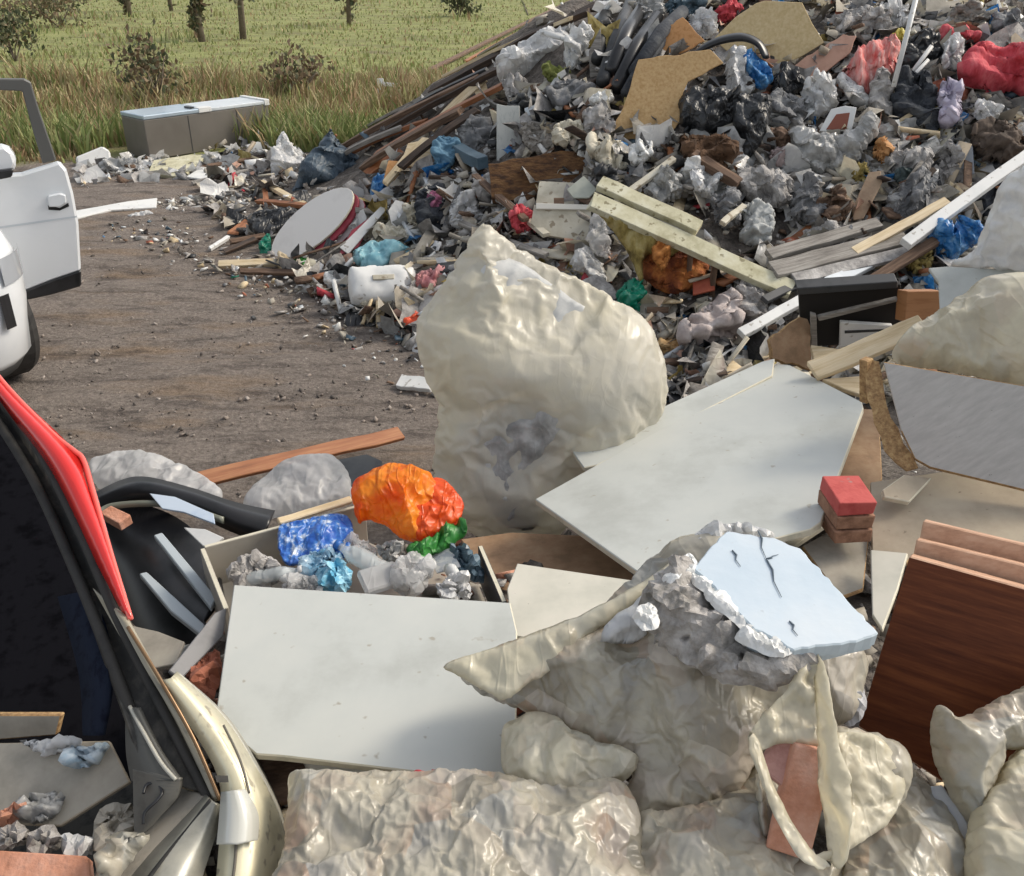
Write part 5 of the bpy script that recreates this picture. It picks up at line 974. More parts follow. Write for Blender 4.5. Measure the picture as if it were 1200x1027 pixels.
for i, (a, b, m, lb) in enumerate([((180, 205), (300, 186), WOODB, 'thin brown batten on the littered strip before the steel cabinet'), ((225, 215), (292, 200), WOODG, 'grey splintered batten nearest the yard before the steel cabinet'), ((255, 192), (312, 183), WOODD, 'dark batten at the right foot of the steel cabinet')]):
    stick('batten', a, b, .05, .03, m, lb, cat='batten', lift=.03)
def pick_strip(rng):
    px = rng.uniform(95, 350); return G(px, 212 - (px - 95) * .06 + rng.normal(0, 7) - 8, .01)
scatter('verge_litter', 420, pick_strip, [PLAST, WHITEP, WOODB, DUSTY, SOIL, RAG, WOODL, STEELL], (.02, .14), (.1, .6), 61, [5, 4, 4, 4, 4, 3, 1, 2])
film(160, pick_strip, [WHITEF, GREYF, SACK, CLEAR], (.06, .22), 62, [4, 4, 4, 2], 'verge_film')
def pick_strip2(rng): px = rng.uniform(170, 330); return G(px, 240 - (px - 170) * .04 + rng.normal(0, 4), .01)
scatter('grey_crumbs', 260, pick_strip2, [PLAST, WHITEP, STONE[2], DUSTY], (.015, .07), (.1, .6), 63)
heapbag('slate_tarp', [(344, 228), (358, 196), (376, 166), (388, 150), (398, 165), (422, 188), (414, 205), (396, 224), (366, 234)], TARP, 'slate blue folded tarpaulin standing at the left end of the heap', 'tarpaulin', T=.16, lift=.3, gather=[(386, 152, 9)], fold=.05)
heapbag('black_sack', [(292, 258), (300, 246), (330, 244), (352, 248), (346, 268), (330, 292), (306, 288), (296, 272)], BLACKF, 'black sack lying at the left tip of the heap under splintered wood', 'sack', T=.12, lift=.12)
for i, (a, b, w_, th, m, lb) in enumerate([((306, 214), (356, 240), .06, .04, WOODL, 'pale splintered board end over the black sack'), ((302, 236), (366, 242), .05, .04, WOODR, 'reddish board lying across the black sack'),
        ((310, 218), (312, 240), .05, .04, WOODR, 'short upright reddish stub by the black sack'), ((256, 310), (322, 308), .07, .03, WOODL, 'pale plank on the dirt at the lower left tip of the heap'),
        ((282, 318), (352, 320), .05, .03, WOODB, 'brown plank just below the pale one at the heap tip'), ((246, 292), (268, 278), .035, .03, WHITEP, 'short white lath at the far left tip of the heap'),
        ((262, 296), (300, 280), .05, .03, WOODD, 'dark lath beside the short white lath'), ((272, 274), (294, 258), .09, .02, WOODR, 'reddish splinter leaning on the black sack'), ((268, 284), (312, 276), .05, .025, WOODB, 'brown lath under the black sack')]):
    stick('broken_board', a, b, w_, th, m, lb, cat='board', lift=.06, seed=i, ends=.03)
tbl = thing('oval_tabletop', hit(368, 300), 'white oval tabletop with dark red rim leaning at the left end of the heap', 'tabletop')
tp = plane3((322, 300, .10), (412, 222, .42), (345, 240, .62))
tp = (hit(366, 262) + nrm(CAM - hit(366, 262)) * .5, nrm([-.35, -.62, .68]))
def ell(cx, cy, a, b, ang, n=26): return [(cx + a * math.cos(t) * math.cos(ang) - b * math.sin(t) * math.sin(ang), cy + a * math.cos(t) * math.sin(ang) + b * math.sin(t) * math.cos(ang)) for t in np.linspace(0, 2 * math.pi, n, endpoint=False)]
slab('top', ell(366, 262, 60, 23, R(-40)), tp, .02, mat('chalk_white_top', (.62, .6, .57), (.68, .66, .63), rough=.5, scale=4), EDGEW, parent=tbl)
slab('red_rim', ell(371, 268, 61, 23, R(-40)), (tp[0] - tp[1] * .03, tp[1]), .025, mat('wine_red', (.22, .02, .035), (.3, .04, .06), rough=.5), parent=tbl)
slab('lower_board', ell(378, 275, 62, 22, R(-40)), (tp[0] - tp[1] * .07, tp[1]), .02, mat('pinkish_white', (.45, .38, .38), rough=.5), mat('wine_red', ()), parent=tbl)
# ------------------------------------------------------------------ bundle of long timbers on the left flank
LT = [((452, 108), (700, -14), .10, .05, WOODB, 'uppermost dark brown timber along the top edge of the slanting bundle'), ((520, 90), (668, 22), .05, .03, WOODL, 'thin pale lath high in the slanting timber bundle'),
      ((505, 108), (700, 8), .11, .06, WOODD, 'thick dark beam just under the thin pale lath in the bundle'), ((408, 141), (505, 90), .08, .04, IVORY, 'cream painted plank at the outer edge of the slanting bundle'),
      ((402, 172), (560, 92), .08, .05, WOODB, 'weathered brown timber below the cream painted plank'), ((430, 168), (600, 74), .09, .05, WOODD, 'dark soaked timber in the middle of the bundle'),
      ((440, 182), (590, 100), .07, .04, WOODR, 'reddish lath running through the lower bundle'), ((425, 196), (540, 130), .10, .05, WOODB, 'broad brown plank at the bottom of the slanting bundle'),
      ((418, 156), (520, 104), .05, .03, WOODG, 'grey thin lath under the cream painted plank'), ((395, 185), (470, 150), .06, .04, WOODG, 'grey splintered timber end above the slate tarp'),
      ((545, 72), (690, -6), .07, .04, WOODR, 'reddish brown batten near the crest end of the bundle'), ((395, 160), (440, 138), .07, .03, WOODL, 'pale chewed plank end above the slate tarp'),
      ((460, 140), (572, 82), .05, .05, DGREY, 'black pipe lying within the timber bundle'), ((505, 152), (568, 92), .09, .02, WOODL, 'pale tan plank pointing up with a snapped end below the bundle'),
      ((452, 215), (500, 162), .06, .03, WOODL, 'pale lath standing just left of the tan panel'), ((610, -4), (619, 18), .03, .02, WOODD, 'short dark stick jutting up behind the timber bundle'),
      ((430, 205), (470, 178), .08, .04, WOODR, 'short reddish timber above the blue bucket'), ((560, 66), (640, 24), .05, .04, WOODG, 'grey batten beside the thin pale lath'),
      ((590, 60), (690, 14), .06, .05, WOODD, 'dark batten running into the white bulging sack'), ((470, 196), (560, 128), .06, .04, WOODD, 'dark timber behind the tan panel'), ((415, 178), (500, 142), .05, .04, WOODR, 'rusty brown lath inside the lower bundle')]
for i, (a, b, w_, th, m, lb) in enumerate(LT): stick('long_timber', a, b, w_, th, m, lb, cat='timber', lift=.27 + .025 * (i % 5), seed=i, bend=.02, group='timbers in the slanting bundle', ends=.02)
heapslab('broken_plank', [(552, 96), (566, 86), (576, 120), (560, 118)], WOODL, 'snapped pale plank end standing left of the white sack', 'plank', lift=.14)
fm = thing('chair_frame', hit(448, 118), 'white frame corner sticking out behind the timber bundle', 'frame'); pl = (hit(448, 122) + nrm(CAM - hit(448, 122)) * .12, nrm([0, -.9, .3]))
slab('frame_post', [(442, 92), (449, 92), (450, 120), (443, 122)], pl, .03, WHITEP, parent=fm); slab('frame_rail', [(449, 96), (466, 98), (466, 102), (449, 101)], pl, .03, WHITEP, parent=fm)
heapslab('tan_chip_panel', [(478, 168), (506, 162), (510, 172), (500, 197), (484, 196), (470, 190)], WOODL, 'tan panel standing beside the blue pipes', 'panel', lift=.12)
heapslab('orange_offcut', [(455, 188), (480, 190), (484, 205), (466, 212), (450, 208)], CHIPO, 'orange brown offcut below the tan panel', 'offcut', lift=.1)
heapbag('blue_bucket', [(436, 212), (446, 205), (456, 212), (454, 236), (440, 240), (434, 230)], BLUEF, 'bright blue crushed bucket right of the oval tabletop', 'bucket', T=.07, lift=.12)
heapslab('white_lath_board', [(398, 290), (450, 238), (456, 242), (408, 298)], WHITEP, 'white lath leaning right of the oval tabletop', 'lath', lift=.14)
heapslab('white_lath_board', [(416, 300), (468, 246), (472, 250), (426, 302)], IVORY, 'cream lath parallel to the white one, nearer the blue washing bowl', 'lath', lift=.12)
heapslab('red_strip_board', [(396, 300), (412, 270), (440, 250), (420, 290)], mat('wine_red', ()), 'dark red narrow board between the tabletop and the white lath', 'board', lift=.1)
heapbag('floral_bag', [(488, 230), (502, 216), (522, 222), (530, 255), (520, 280), (500, 270), (490, 250)], RAGD, 'charcoal bag with a purple patch in the left of the heap', 'bag', T=.09, lift=.14)
heapbag('purple_patch', [(500, 228), (514, 226), (518, 240), (506, 244)], mat('mauve_cloth', (.25, .06, .14), (.34, .12, .2), rough=.9), 'mauve cloth scrap on the charcoal bag', 'scrap', T=.03, lift=.24)
heapbag('washing_bowl', [(412, 300), (420, 290), (450, 282), (474, 288), (482, 302), (470, 314), (430, 316)], mat('turquoise_plastic', (.14, .36, .44), (.24, .46, .52), rough=.35, scale=8), 'turquoise plastic bowl behind the white jerrycan', 'bowl', T=.08, lift=.1, fold=.012)
heapbag('grey_pillow', [(440, 268), (468, 264), (480, 275), (476, 290), (446, 288)], IVORY, 'dusty cream bundle above the turquoise bowl', 'bundle', T=.06)
jc = thing('jerrycan', hit(448, 352), 'white plastic jerrycan lying at the front left foot of the heap', 'jerrycan')
pl = plane_at(448, 338, .18, .6)
bag('can_body', [(408, 320), (418, 315), (478, 314), (490, 322), (488, 352), (478, 360), (420, 358), (410, 350)], pl, .11, WHITEP, parent=jc, fold=0, folds=0, buckle=1, lumps=.15, s=.02, power=.3)
slab('can_handle', [(436, 322), (462, 321), (462, 327), (437, 328)], (pl[0] + pl[1] * .115, pl[1]), .02, IVORY, parent=jc, bv=.005)
slab('can_cap', ell(476, 330, 6, 5, 0, 10), (pl[0] + pl[1] * .11, pl[1]), .03, mat('cap_grey', (.3, .3, .3)), parent=jc)
heapbag('white_carton', [(380, 320), (404, 318), (410, 335), (386, 340)], WHITEP, 'small squashed white carton left of the jerrycan', 'carton', T=.05, lift=.05, hard=1)
heapbag('red_pillow', [(484, 324), (500, 316), (524, 318), (524, 332), (494, 338)], mat('rose_cloth', (.42, .13, .14), (.52, .25, .25), rough=.9, bump=.5), 'rose pink bundle between the jerrycan and the cream sack', 'bundle', T=.07)
heapbag('orange_cup', [(472, 368), (484, 364), (492, 372), (490, 390), (474, 386)], mat('orange_red_plastic', (.7, .09, .03), rough=.35), 'orange red plastic cup on the dirt touching the huge cream sack', 'cup', T=.04, lift=.05, fold=.004)
heapbag('green_film', [(304, 285), (316, 274), (318, 300), (306, 300)], EMER, 'green plastic scrap at the left foot of the oval tabletop', 'scrap', T=.03, lift=.06)
heapbag('green_film', [(334, 306), (354, 300), (362, 312), (340, 318)], GREENF, 'pale green film on the dirt under the oval tabletop', 'scrap', T=.03, lift=.05)
stick('blue_pipe', (512, 164), (566, 192), .09, .09, PIPE, 'slate blue pipe lying beside the tan panel', cat='pipe', lift=.14)
heapbag('blue_cloth', [(508, 165), (534, 160), (540, 172), (528, 196), (510, 200)], mat('steel_blue_cloth', (.06, .15, .24), (.12, .24, .34), rough=.8, bump=.5), 'steel blue cloth caught under the slate pipe', 'cloth', T=.06, lift=.12)
heapslab('thin_lath', [(480, 312), (540, 283), (542, 287), (484, 317)], WOODG, 'grey lath pointing at the top of the huge cream sack', 'lath', lift=.1)
heapbag('white_sack', [(586, 92), (592, 66), (606, 50), (632, 40), (664, 38), (668, 52), (650, 72), (624, 84), (600, 98)], WHITEF, 'white bulging sack high on the heap under the timber bundle', 'sack', T=.2, lift=.18, gather=[(666, 42, 8)], fold=.03)
heapbag('white_sack', [(662, 60), (674, 34), (690, 26), (696, 40), (684, 62), (668, 84)], WHITEF, 'slim pinkish white sack right of the bulging white one', 'sack', T=.1, lift=.14)
heapbag('leafy_clump', [(636, 80), (652, 76), (668, 84), (664, 96), (642, 96)], mat('moss_green', (.08, .1, .02), (.2, .22, .06), rough=.9, bump=.6, scale=15), 'mossy green clump below the slim white sack', 'clump', T=.06, lift=.1)
heapbag('speckled_bundle', [(588, 96), (604, 90), (622, 98), (618, 116), (600, 120), (590, 110)], SACK, 'speckled pale bundle directly under the bulging white sack', 'bundle', T=.08, lift=.14)
heapslab('cupboard_side', [(582, 122), (592, 124), (609, 124), (610, 160), (606, 190), (582, 190)], mat('pale_grey_panel', (.4, .42, .4), (.5, .51, .48), rough=.6, scale=7, stretch=(6, 6, 1)), 'tall pale grey panel standing upright in the left of the heap', 'panel', lift=.16, face=.8, th=.03)
heapslab('black_post', [(690, 60), (704, 32), (706, 92), (692, 98)], WOODG, 'brown grey post standing beside the black pipes', 'post', lift=.16, face=.85, th=.06)
for i, (a, b) in enumerate([((706, 96), (742, -4)), ((722, 104), (770, 20)), ((735, 110), (786, 34)), ((700, 70), (716, -6)), ((716, 84), (752, 10)), ((744, 84), (800, 14))]):
    A, B = [hit(*p) + nrm(CAM - hit(*p)) * (.14 + .02 * i) for p in (a, b)]
    tube('black_tube', [A, (A + B) / 2 + [0, 0, .05], B], [.05, .055, .05], [DGREY, BLACKP, RAGD][i % 3], seg=10, label=['black drooping tube left of the two chipboard sheets', 'second dark tube from the left beside the chipboard sheet', 'dark tube touching the chipboard sheet', 'short black tube by the grey post at the crest', 'glossy black tube between the grey post and the chipboard', 'long charcoal tube over the orange board'][i], cat='tube')
for i, (poly, m, lb) in enumerate([([(640, 100), (665, 92), (700, 104), (696, 122), (660, 126), (642, 116)], RAG, 'grey rag heap right of the speckled bundle'), ([(690, 114), (714, 108), (718, 118), (696, 124)], WHITEP, 'pale blue white tile shard left of the big chipboard sheet'),
        ([(612, 146), (654, 144), (660, 158), (650, 176), (618, 174)], WOODG, 'grey brown ribbed crate right of the tall pale panel'), ([(650, 148), (680, 146), (684, 166), (656, 174)], IVORY, 'stack of cream trays left of the chipboard sheet'),
        ([(684, 128), (716, 130), (718, 160), (690, 164)], SACK, 'pale stone coloured bundle against the chipboard sheet'), ([(692, 168), (728, 166), (740, 190), (720, 200), (700, 186)], IVORY, 'battered cream shell below the chipboard sheet'),
        ([(738, 172), (764, 166), (760, 184), (744, 196)], WHITEP, 'bright white triangular shard below the chipboard sheet'), ([(700, 205), (718, 202), (722, 218), (706, 220)], DGREY, 'small dark box right of the rotten brown trunk'),
        ([(594, 120), (620, 116), (640, 128), (630, 140), (600, 134)], DGREY, 'dark rag behind the tall pale panel'), ([(535, 140), (560, 130), (578, 150), (570, 176), (545, 176)], RAG, 'grey rag mass left of the tall pale panel'),
        ([(560, 212), (586, 200), (596, 226), (580, 240), (560, 232)], SACK, 'pale rag bunched left of the rotten brown trunk'), ([(530, 236), (556, 232), (568, 256), (548, 270), (528, 262)], WHITEF, 'white and mauve film wad above the tip of the cream sack'),
        ([(476, 246), (492, 240), (500, 262), (484, 270)], IVORY, 'dusty pink bundle left of the charcoal bag'), ([(600, 250), (620, 245), (628, 265), (606, 272)], REDC, 'dark red rag right above the cream sack tip')]):
    heapbag('scrap_bundle', poly, m, lb, 'scrap', T=.08, lift=.12, hard=i in (1, 2, 3), fold=.03, seed=i)
trk = heapslab('rotten_trunk', [(572, 192), (600, 186), (684, 176), (692, 205), (690, 216), (640, 224), (616, 236), (576, 232)], mat('rotten_rust_wood', (.05, .025, .015), (.14, .07, .03), (.22, .12, .05), rough=.95, scale=10, bump=1, stretch=(1, 1, 3)), 'rotten rust brown wooden trunk across the heap below the tall pale panel', 'trunk', lift=.14, face=.75, th=.2, rough_edge=.02)
ct = thing('plastic_crate', hit(660, 270), 'broken dusty cream crate right above the huge cream sack', 'crate'); pl = plane_at(660, 245, .2, .7)
slab('crate_front', [(626, 240), (640, 244), (692, 242), (694, 262), (690, 284), (640, 276), (622, 262)], pl, .03, IVORY, parent=ct)
slab('crate_back', [(632, 212), (672, 214), (690, 232), (688, 244), (640, 244), (628, 238)], (pl[0] - pl[1] * .08, nrm(pl[1] + np.array([0, 0, .5]))), .02, IVORY, parent=ct)
slab('crate_rim', [(628, 238), (692, 240), (692, 246), (628, 245)], (pl[0] + pl[1] * .02, pl[1]), .04, mat('pale_rim', (.62, .6, .54), rough=.5), parent=ct)
slab('crate_hole', [(649, 232), (661, 232), (661, 241), (649, 241)], (pl[0] - pl[1] * .02, pl[1]), .004, WOODB, parent=ct, bv=0)
heapslab('stone_slab', [(664, 222), (684, 206), (700, 222), (690, 232), (672, 232)], mat('grey_green_slab', (.34, .36, .31), (.44, .46, .4), rough=.7), 'pale grey green broken slab standing on the cream crate', 'slab', lift=.2)
# ---- sofa frame with mustard upholstery
sf = thing('wrecked_sofa', hit(790, 330), 'wrecked sofa frame with mustard upholstery and a long cream beam over rusty stuffing', 'sofa')
pl = plane_at(780, 285, .38, .75)
bag('upholstery', [(694, 240), (712, 246), (760, 262), (800, 275), (792, 300), (756, 300), (752, 335), (738, 300), (716, 268)], pl, .08, UPH, parent=sf, fold=.03, folds=8)
bag('stuffing', [(752, 280), (775, 268), (800, 276), (830, 300), (822, 330), (790, 345), (758, 330), (748, 305)], (pl[0] - pl[1] * .06, pl[1]), .08, RUST, parent=sf, fold=.04, hard=1, lumps=.6)
bag('spring_cover', [(762, 276), (778, 272), (786, 300), (776, 318), (766, 300)], (pl[0] + pl[1] * .05, pl[1]), .04, mat('burnt_orange_fabric', (.3, .1, .02), (.5, .2, .05), rough=.9), parent=sf)
A, B = onplane(694, 236, (pl[0] + pl[1] * .06, pl[1])), onplane(930, 342, (pl[0] + pl[1] * .1, pl[1]))
beam('cream_beam', A, B, .11, .05, CREAMC, up=(0, -.6, .8), parent=sf, bend=.0, ends=.02)
A2, B2 = A + [0.05, .1, .09], A * .45 + B * .55 + [0, .1, .1]; beam('back_rail', A2, B2, .09, .05, CREAMC, up=(0, -.6, .8), parent=sf)
for t in (.28, .5, .62): P_ = A * (1 - t) + B * t; beam('upright', P_, P_ + np.array([.02, .05, -.42]), .04, .03, WOODB, up=(1, 0, 0), parent=sf)
heapbag('emerald_bottle', [(722, 345), (734, 330), (748, 328), (756, 345), (750, 370), (738, 362), (726, 358)], EMER, 'emerald green plastic drum behind the right shoulder of the cream sack', 'drum', T=.09, lift=.12, fold=.015)
heapslab('red_tile', [(812, 322), (836, 322), (838, 340), (812, 346)], mat('orange_red_tile', (.34, .06, .03), (.42, .1, .05), rough=.6), 'orange red square tile under the wrecked sofa', 'tile', lift=.08)
heapbag('pink_grey_sack', [(802, 388), (822, 362), (858, 340), (866, 360), (864, 398), (850, 408), (820, 412), (800, 405)], mat('pinkish_grey_sacking', (.3, .25, .24), (.42, .36, .34), (.5, .45, .43), rough=.85, scale=9, bump=.7), 'pinkish grey dusty sack at the front foot of the heap', 'sack', T=.12, lift=.1, gather=[(860, 342, 8)])
heapbag('grey_sack', [(866, 330), (884, 322), (900, 340), (896, 392), (872, 396)], SACK, 'grey brown sack standing right of the pinkish grey one', 'sack', T=.1, lift=.1)
heapbag('brown_carton', [(772, 400), (790, 396), (798, 404), (792, 414), (776, 414)], CHIP, 'small tan carton on the dirt right of the cream sack', 'carton', T=.04, lift=.03, hard=1)
heapslab('black_box', [(784, 450), (804, 450), (804, 470), (788, 474)], BLACKP, 'small black box between the cream sack and the large white board', 'box', lift=.04, th=.08)
stick('tan_stick', (826, 442), (870, 436), .05, .02, WOODL, 'thin tan lath on the dirt behind the large white board', cat='lath', lift=.02)
heapbag('white_rag', [(668, 310), (686, 288), (700, 300), (712, 330), (694, 326)], WHITEF, 'white rag spilling over the shoulder of the cream sack', 'rag', T=.07, lift=.1)
heapbag('clear_sheet', [(690, 262), (700, 250), (712, 270), (716, 300), (700, 300), (690, 285)], CLEAR, 'clear film hanging left of the mustard upholstery', 'film', T=.05, lift=.14)
# ---- chipboard sheets on top
heapslab('chipboard_sheet', [(748, 70), (764, 68), (832, 58), (848, 74), (806, 96), (797, 118), (798, 140), (782, 158), (760, 167), (724, 162), (719, 150), (736, 110)], CHIP, 'big tan chipboard sheet in the middle of the heap, chewed at the edges', 'board', lift=.22, face=.75, rough_edge=.012)
heapslab('chipboard_sheet', [(758, 68), (776, 36), (800, 20), (826, 48), (800, 62)], CHIPO, 'orange chipboard piece above the big tan sheet', 'board', lift=.16, face=.7, rough_edge=.01)
heapslab('chipboard_sheet', [(836, 46), (862, 20), (886, 4), (896, 1), (940, 3), (952, 28), (966, 50), (940, 66), (912, 79), (880, 66), (852, 60)], CHIP2, 'pale tan board crowning the heap', 'board', lift=.2, face=.8)
heapslab('pink_card', [(916, 86), (940, 70), (988, 40), (1004, 42), (996, 62), (956, 92), (930, 94)], PINKC, 'pinkish card sheet right of the crowning board', 'card', lift=.14, rough_edge=.01)
ar = [(808, 66), (828, 54), (850, 46), (872, 44), (890, 52), (898, 68)]
pp = plane_at(855, 60, .36, .7); tube('rubber_flap', spline([onplane(x, y, pp) for x, y in ar], 5), [.02, .03, .04, .045, .05, .055, .06, .062, .064, .066, .068, .07, .07, .07, .07, .068, .066, .064, .06, .058, .055, .05, .05, .05, .045, .04][:26], BLACKP, flat=.4, label='curved black rubber flap arching over the blue and white film', cat='rubber')
heapbag('blue_white_film', [(848, 82), (858, 66), (872, 62), (882, 84), (884, 104), (866, 112), (852, 106)], WHITEF, 'blue tinged clear film under the black rubber arch', 'film', T=.1, lift=.2)
heapbag('blue_bag', [(870, 64), (884, 62), (898, 74), (906, 90), (896, 104), (882, 100), (874, 84)], BLUEF, 'vivid blue carrier film under the black rubber arch', 'film', T=.08, lift=.26)
heapbag('black_bag', [(798, 112), (812, 104), (850, 106), (868, 122), (862, 146), (830, 156), (802, 148), (796, 130)], BLACKF, 'black rubbish bag right of the big chipboard sheet', 'bag', T=.16, lift=.2, gather=[(866, 120, 8)])
heapbag('black_bag', [(862, 120), (880, 110), (904, 112), (902, 140), (884, 178), (866, 190), (860, 160)], BLACKF, 'long charcoal bag hanging below the blue film', 'bag', T=.12, lift=.22)
heapbag('black_bag', [(902, 100), (914, 80), (930, 84), (950, 94), (940, 106), (912, 116)], BLACKF, 'small black bag between the blue film and the pink card', 'bag', T=.1, lift=.16)
heapbag('earth_clod', [(800, 156), (830, 158), (862, 166), (862, 190), (844, 206), (808, 190), (798, 172)], mat('rust_soil', (.05, .028, .016), (.1, .055, .03), rough=1, bump=1, scale=20), 'rust brown earth mass under the black bags', 'earth', T=.12, lift=.12, hard=1, lumps=.6)
stick('branch', (812, 182), (866, 216), .07, .06, WOODB, 'brown branch sloping down below the earth mass', cat='branch', lift=.2)
heapbag('grey_bag', [(906, 112), (926, 108), (944, 118), (938, 150), (922, 156), (908, 140)], RAG, 'grey rag bag right of the long charcoal bag', 'bag', T=.1, lift=.16)
heapbag('white_bag', [(942, 108), (956, 96), (976, 92), (984, 106), (972, 130), (952, 138), (942, 126)], WHITEF, 'pale tied bag left of the striped pink cloth', 'bag', T=.12, lift=.2, gather=[(960, 92, 8)])
bxo = thing('picture_frame', hit(982, 140), 'white framed box with red brown inside in the middle right of the heap', 'frame'); pl = plane_at(980, 142, .2, .8)
slab('frame_surround', [(960, 154), (974, 128), (990, 124), (1004, 126), (998, 154)], pl, .04, WHITEP, parent=bxo); slab('inner_panel', [(968, 152), (980, 134), (996, 132), (992, 152)], (pl[0] + pl[1] * .004, pl[1]), .01, mat('red_brown_panel', (.25, .08, .05), rough=.7), parent=bxo)
heapbag('striped_cloth', [(984, 88), (1002, 66), (1030, 48), (1052, 44), (1056, 66), (1042, 90), (1030, 114), (1010, 108), (996, 98)], mat('striped_coral_cloth', (.62, .12, .11), (.7, .3, .27), (.75, .52, .48), rough=.9, scale=5, stretch=(8, 3, 1), bump=.5), 'coral pink striped cloth draped right of the crowning board', 'cloth', T=.12, lift=.2, gather=[(1052, 44, 12)])
heapbag('white_rag', [(978, 92), (990, 86), (1016, 112), (1022, 122), (1004, 124), (990, 108)], WHITEF, 'white hem rag under the striped cloth', 'rag', T=.06, lift=.18)
heapbag('grey_curtain', [(1022, 98), (1036, 76), (1046, 100), (1044, 140), (1030, 158), (1020, 130)], SACK, 'pale grey curtain hanging left of the dark one', 'curtain', T=.09, lift=.2, gather=[(1038, 76, 8)])
heapbag('dark_curtain', [(1046, 96), (1064, 82), (1092, 86), (1098, 120), (1096, 164), (1060, 166), (1046, 140)], RAGD, 'dark slate curtain hanging in the upper right of the heap', 'curtain', T=.12, lift=.2, gather=[(1080, 80, 10)], fold=.035)
heapbag('black_bag', [(1052, 84), (1058, 50), (1080, 36), (1098, 42), (1100, 80), (1076, 92)], BLACKF, 'black bag behind the white pole at the upper right', 'bag', T=.12, lift=.2)
for a, b, w_, lb in (((1075, -8), (1047, 102), .035, 'long white pole rising out of the top of the heap'), ((1062, 94), (1092, 54), .03, 'short white rod crossing beside the long pole'), ((1056, 104), (1088, 70), .025, 'second short white rod, lower of the crossing pair')):
    A, B = [hit(*(p[0], max(p[1], 30))) + nrm(CAM - hit(*(p[0], max(p[1], 30)))) * .45 for p in (a, b)]; Pn = (B, nrm([0, -1, .2])); tube('white_pole', [onplane(*a, Pn), onplane(*b, Pn)], w_ / 2, WHITEP, label=lb, cat='pole')
heapbag('yellow_rag', [(1044, 42), (1056, 36), (1066, 40), (1058, 48)], mat('yellow_plastic', (.6, .5, .1), rough=.5), 'small yellow scrap above the striped cloth', 'scrap', T=.04, lift=.22)
heapbag('red_cloth', [(1126, 100), (1128, 68), (1144, 52), (1180, 50), (1220, 56), (1220, 110), (1180, 108), (1162, 124), (1136, 128)], REDC, 'large crimson cloth at the upper right edge', 'cloth', T=.16, lift=.2, gather=[(1200, 90, 8)])
heapbag('red_cloth', [(1104, 44), (1112, 34), (1132, 34), (1148, 44), (1136, 52), (1112, 52)], REDC, 'small red cloth bundle left above the large crimson cloth', 'cloth', T=.08, lift=.16)
heapbag('white_bag', [(1098, 72), (1104, 54), (1130, 52), (1126, 78), (1106, 84)], WHITEF, 'white bag between the two red cloths', 'bag', T=.1, lift=.16)
heapbag('lilac_bag', [(1098, 110), (1108, 96), (1124, 100), (1128, 130), (1116, 146), (1100, 144)], mat('lilac_film', (.34, .3, .42), (.48, .44, .54), rough=.5, scale=9, bump=.5), 'lilac grey bag hanging below the white one, left of the crimson cloth', 'bag', T=.1, lift=.18)
heapbag('white_bag', [(1140, 134), (1154, 120), (1172, 122), (1170, 134), (1152, 146)], WHITEF, 'small white knotted bag directly under the crimson cloth', 'bag', T=.07, lift=.2)
heapslab('blue_grey_panel', [(1118, 170), (1132, 166), (1140, 172), (1142, 204), (1120, 206)], mat('blue_grey_panel', (.3, .33, .37), rough=.6), 'blue grey upright panel above the long white pole at right', 'panel', lift=.16, face=.85)
heapslab('tan_slab', [(1018, 202), (1032, 200), (1034, 214), (1012, 256), (1000, 258), (998, 246)], mat('tan_plank', (.3, .2, .13), (.38, .27, .18), rough=.8, scale=10), 'tan splintered slab pointing down in the right of the heap', 'slab', lift=.18)
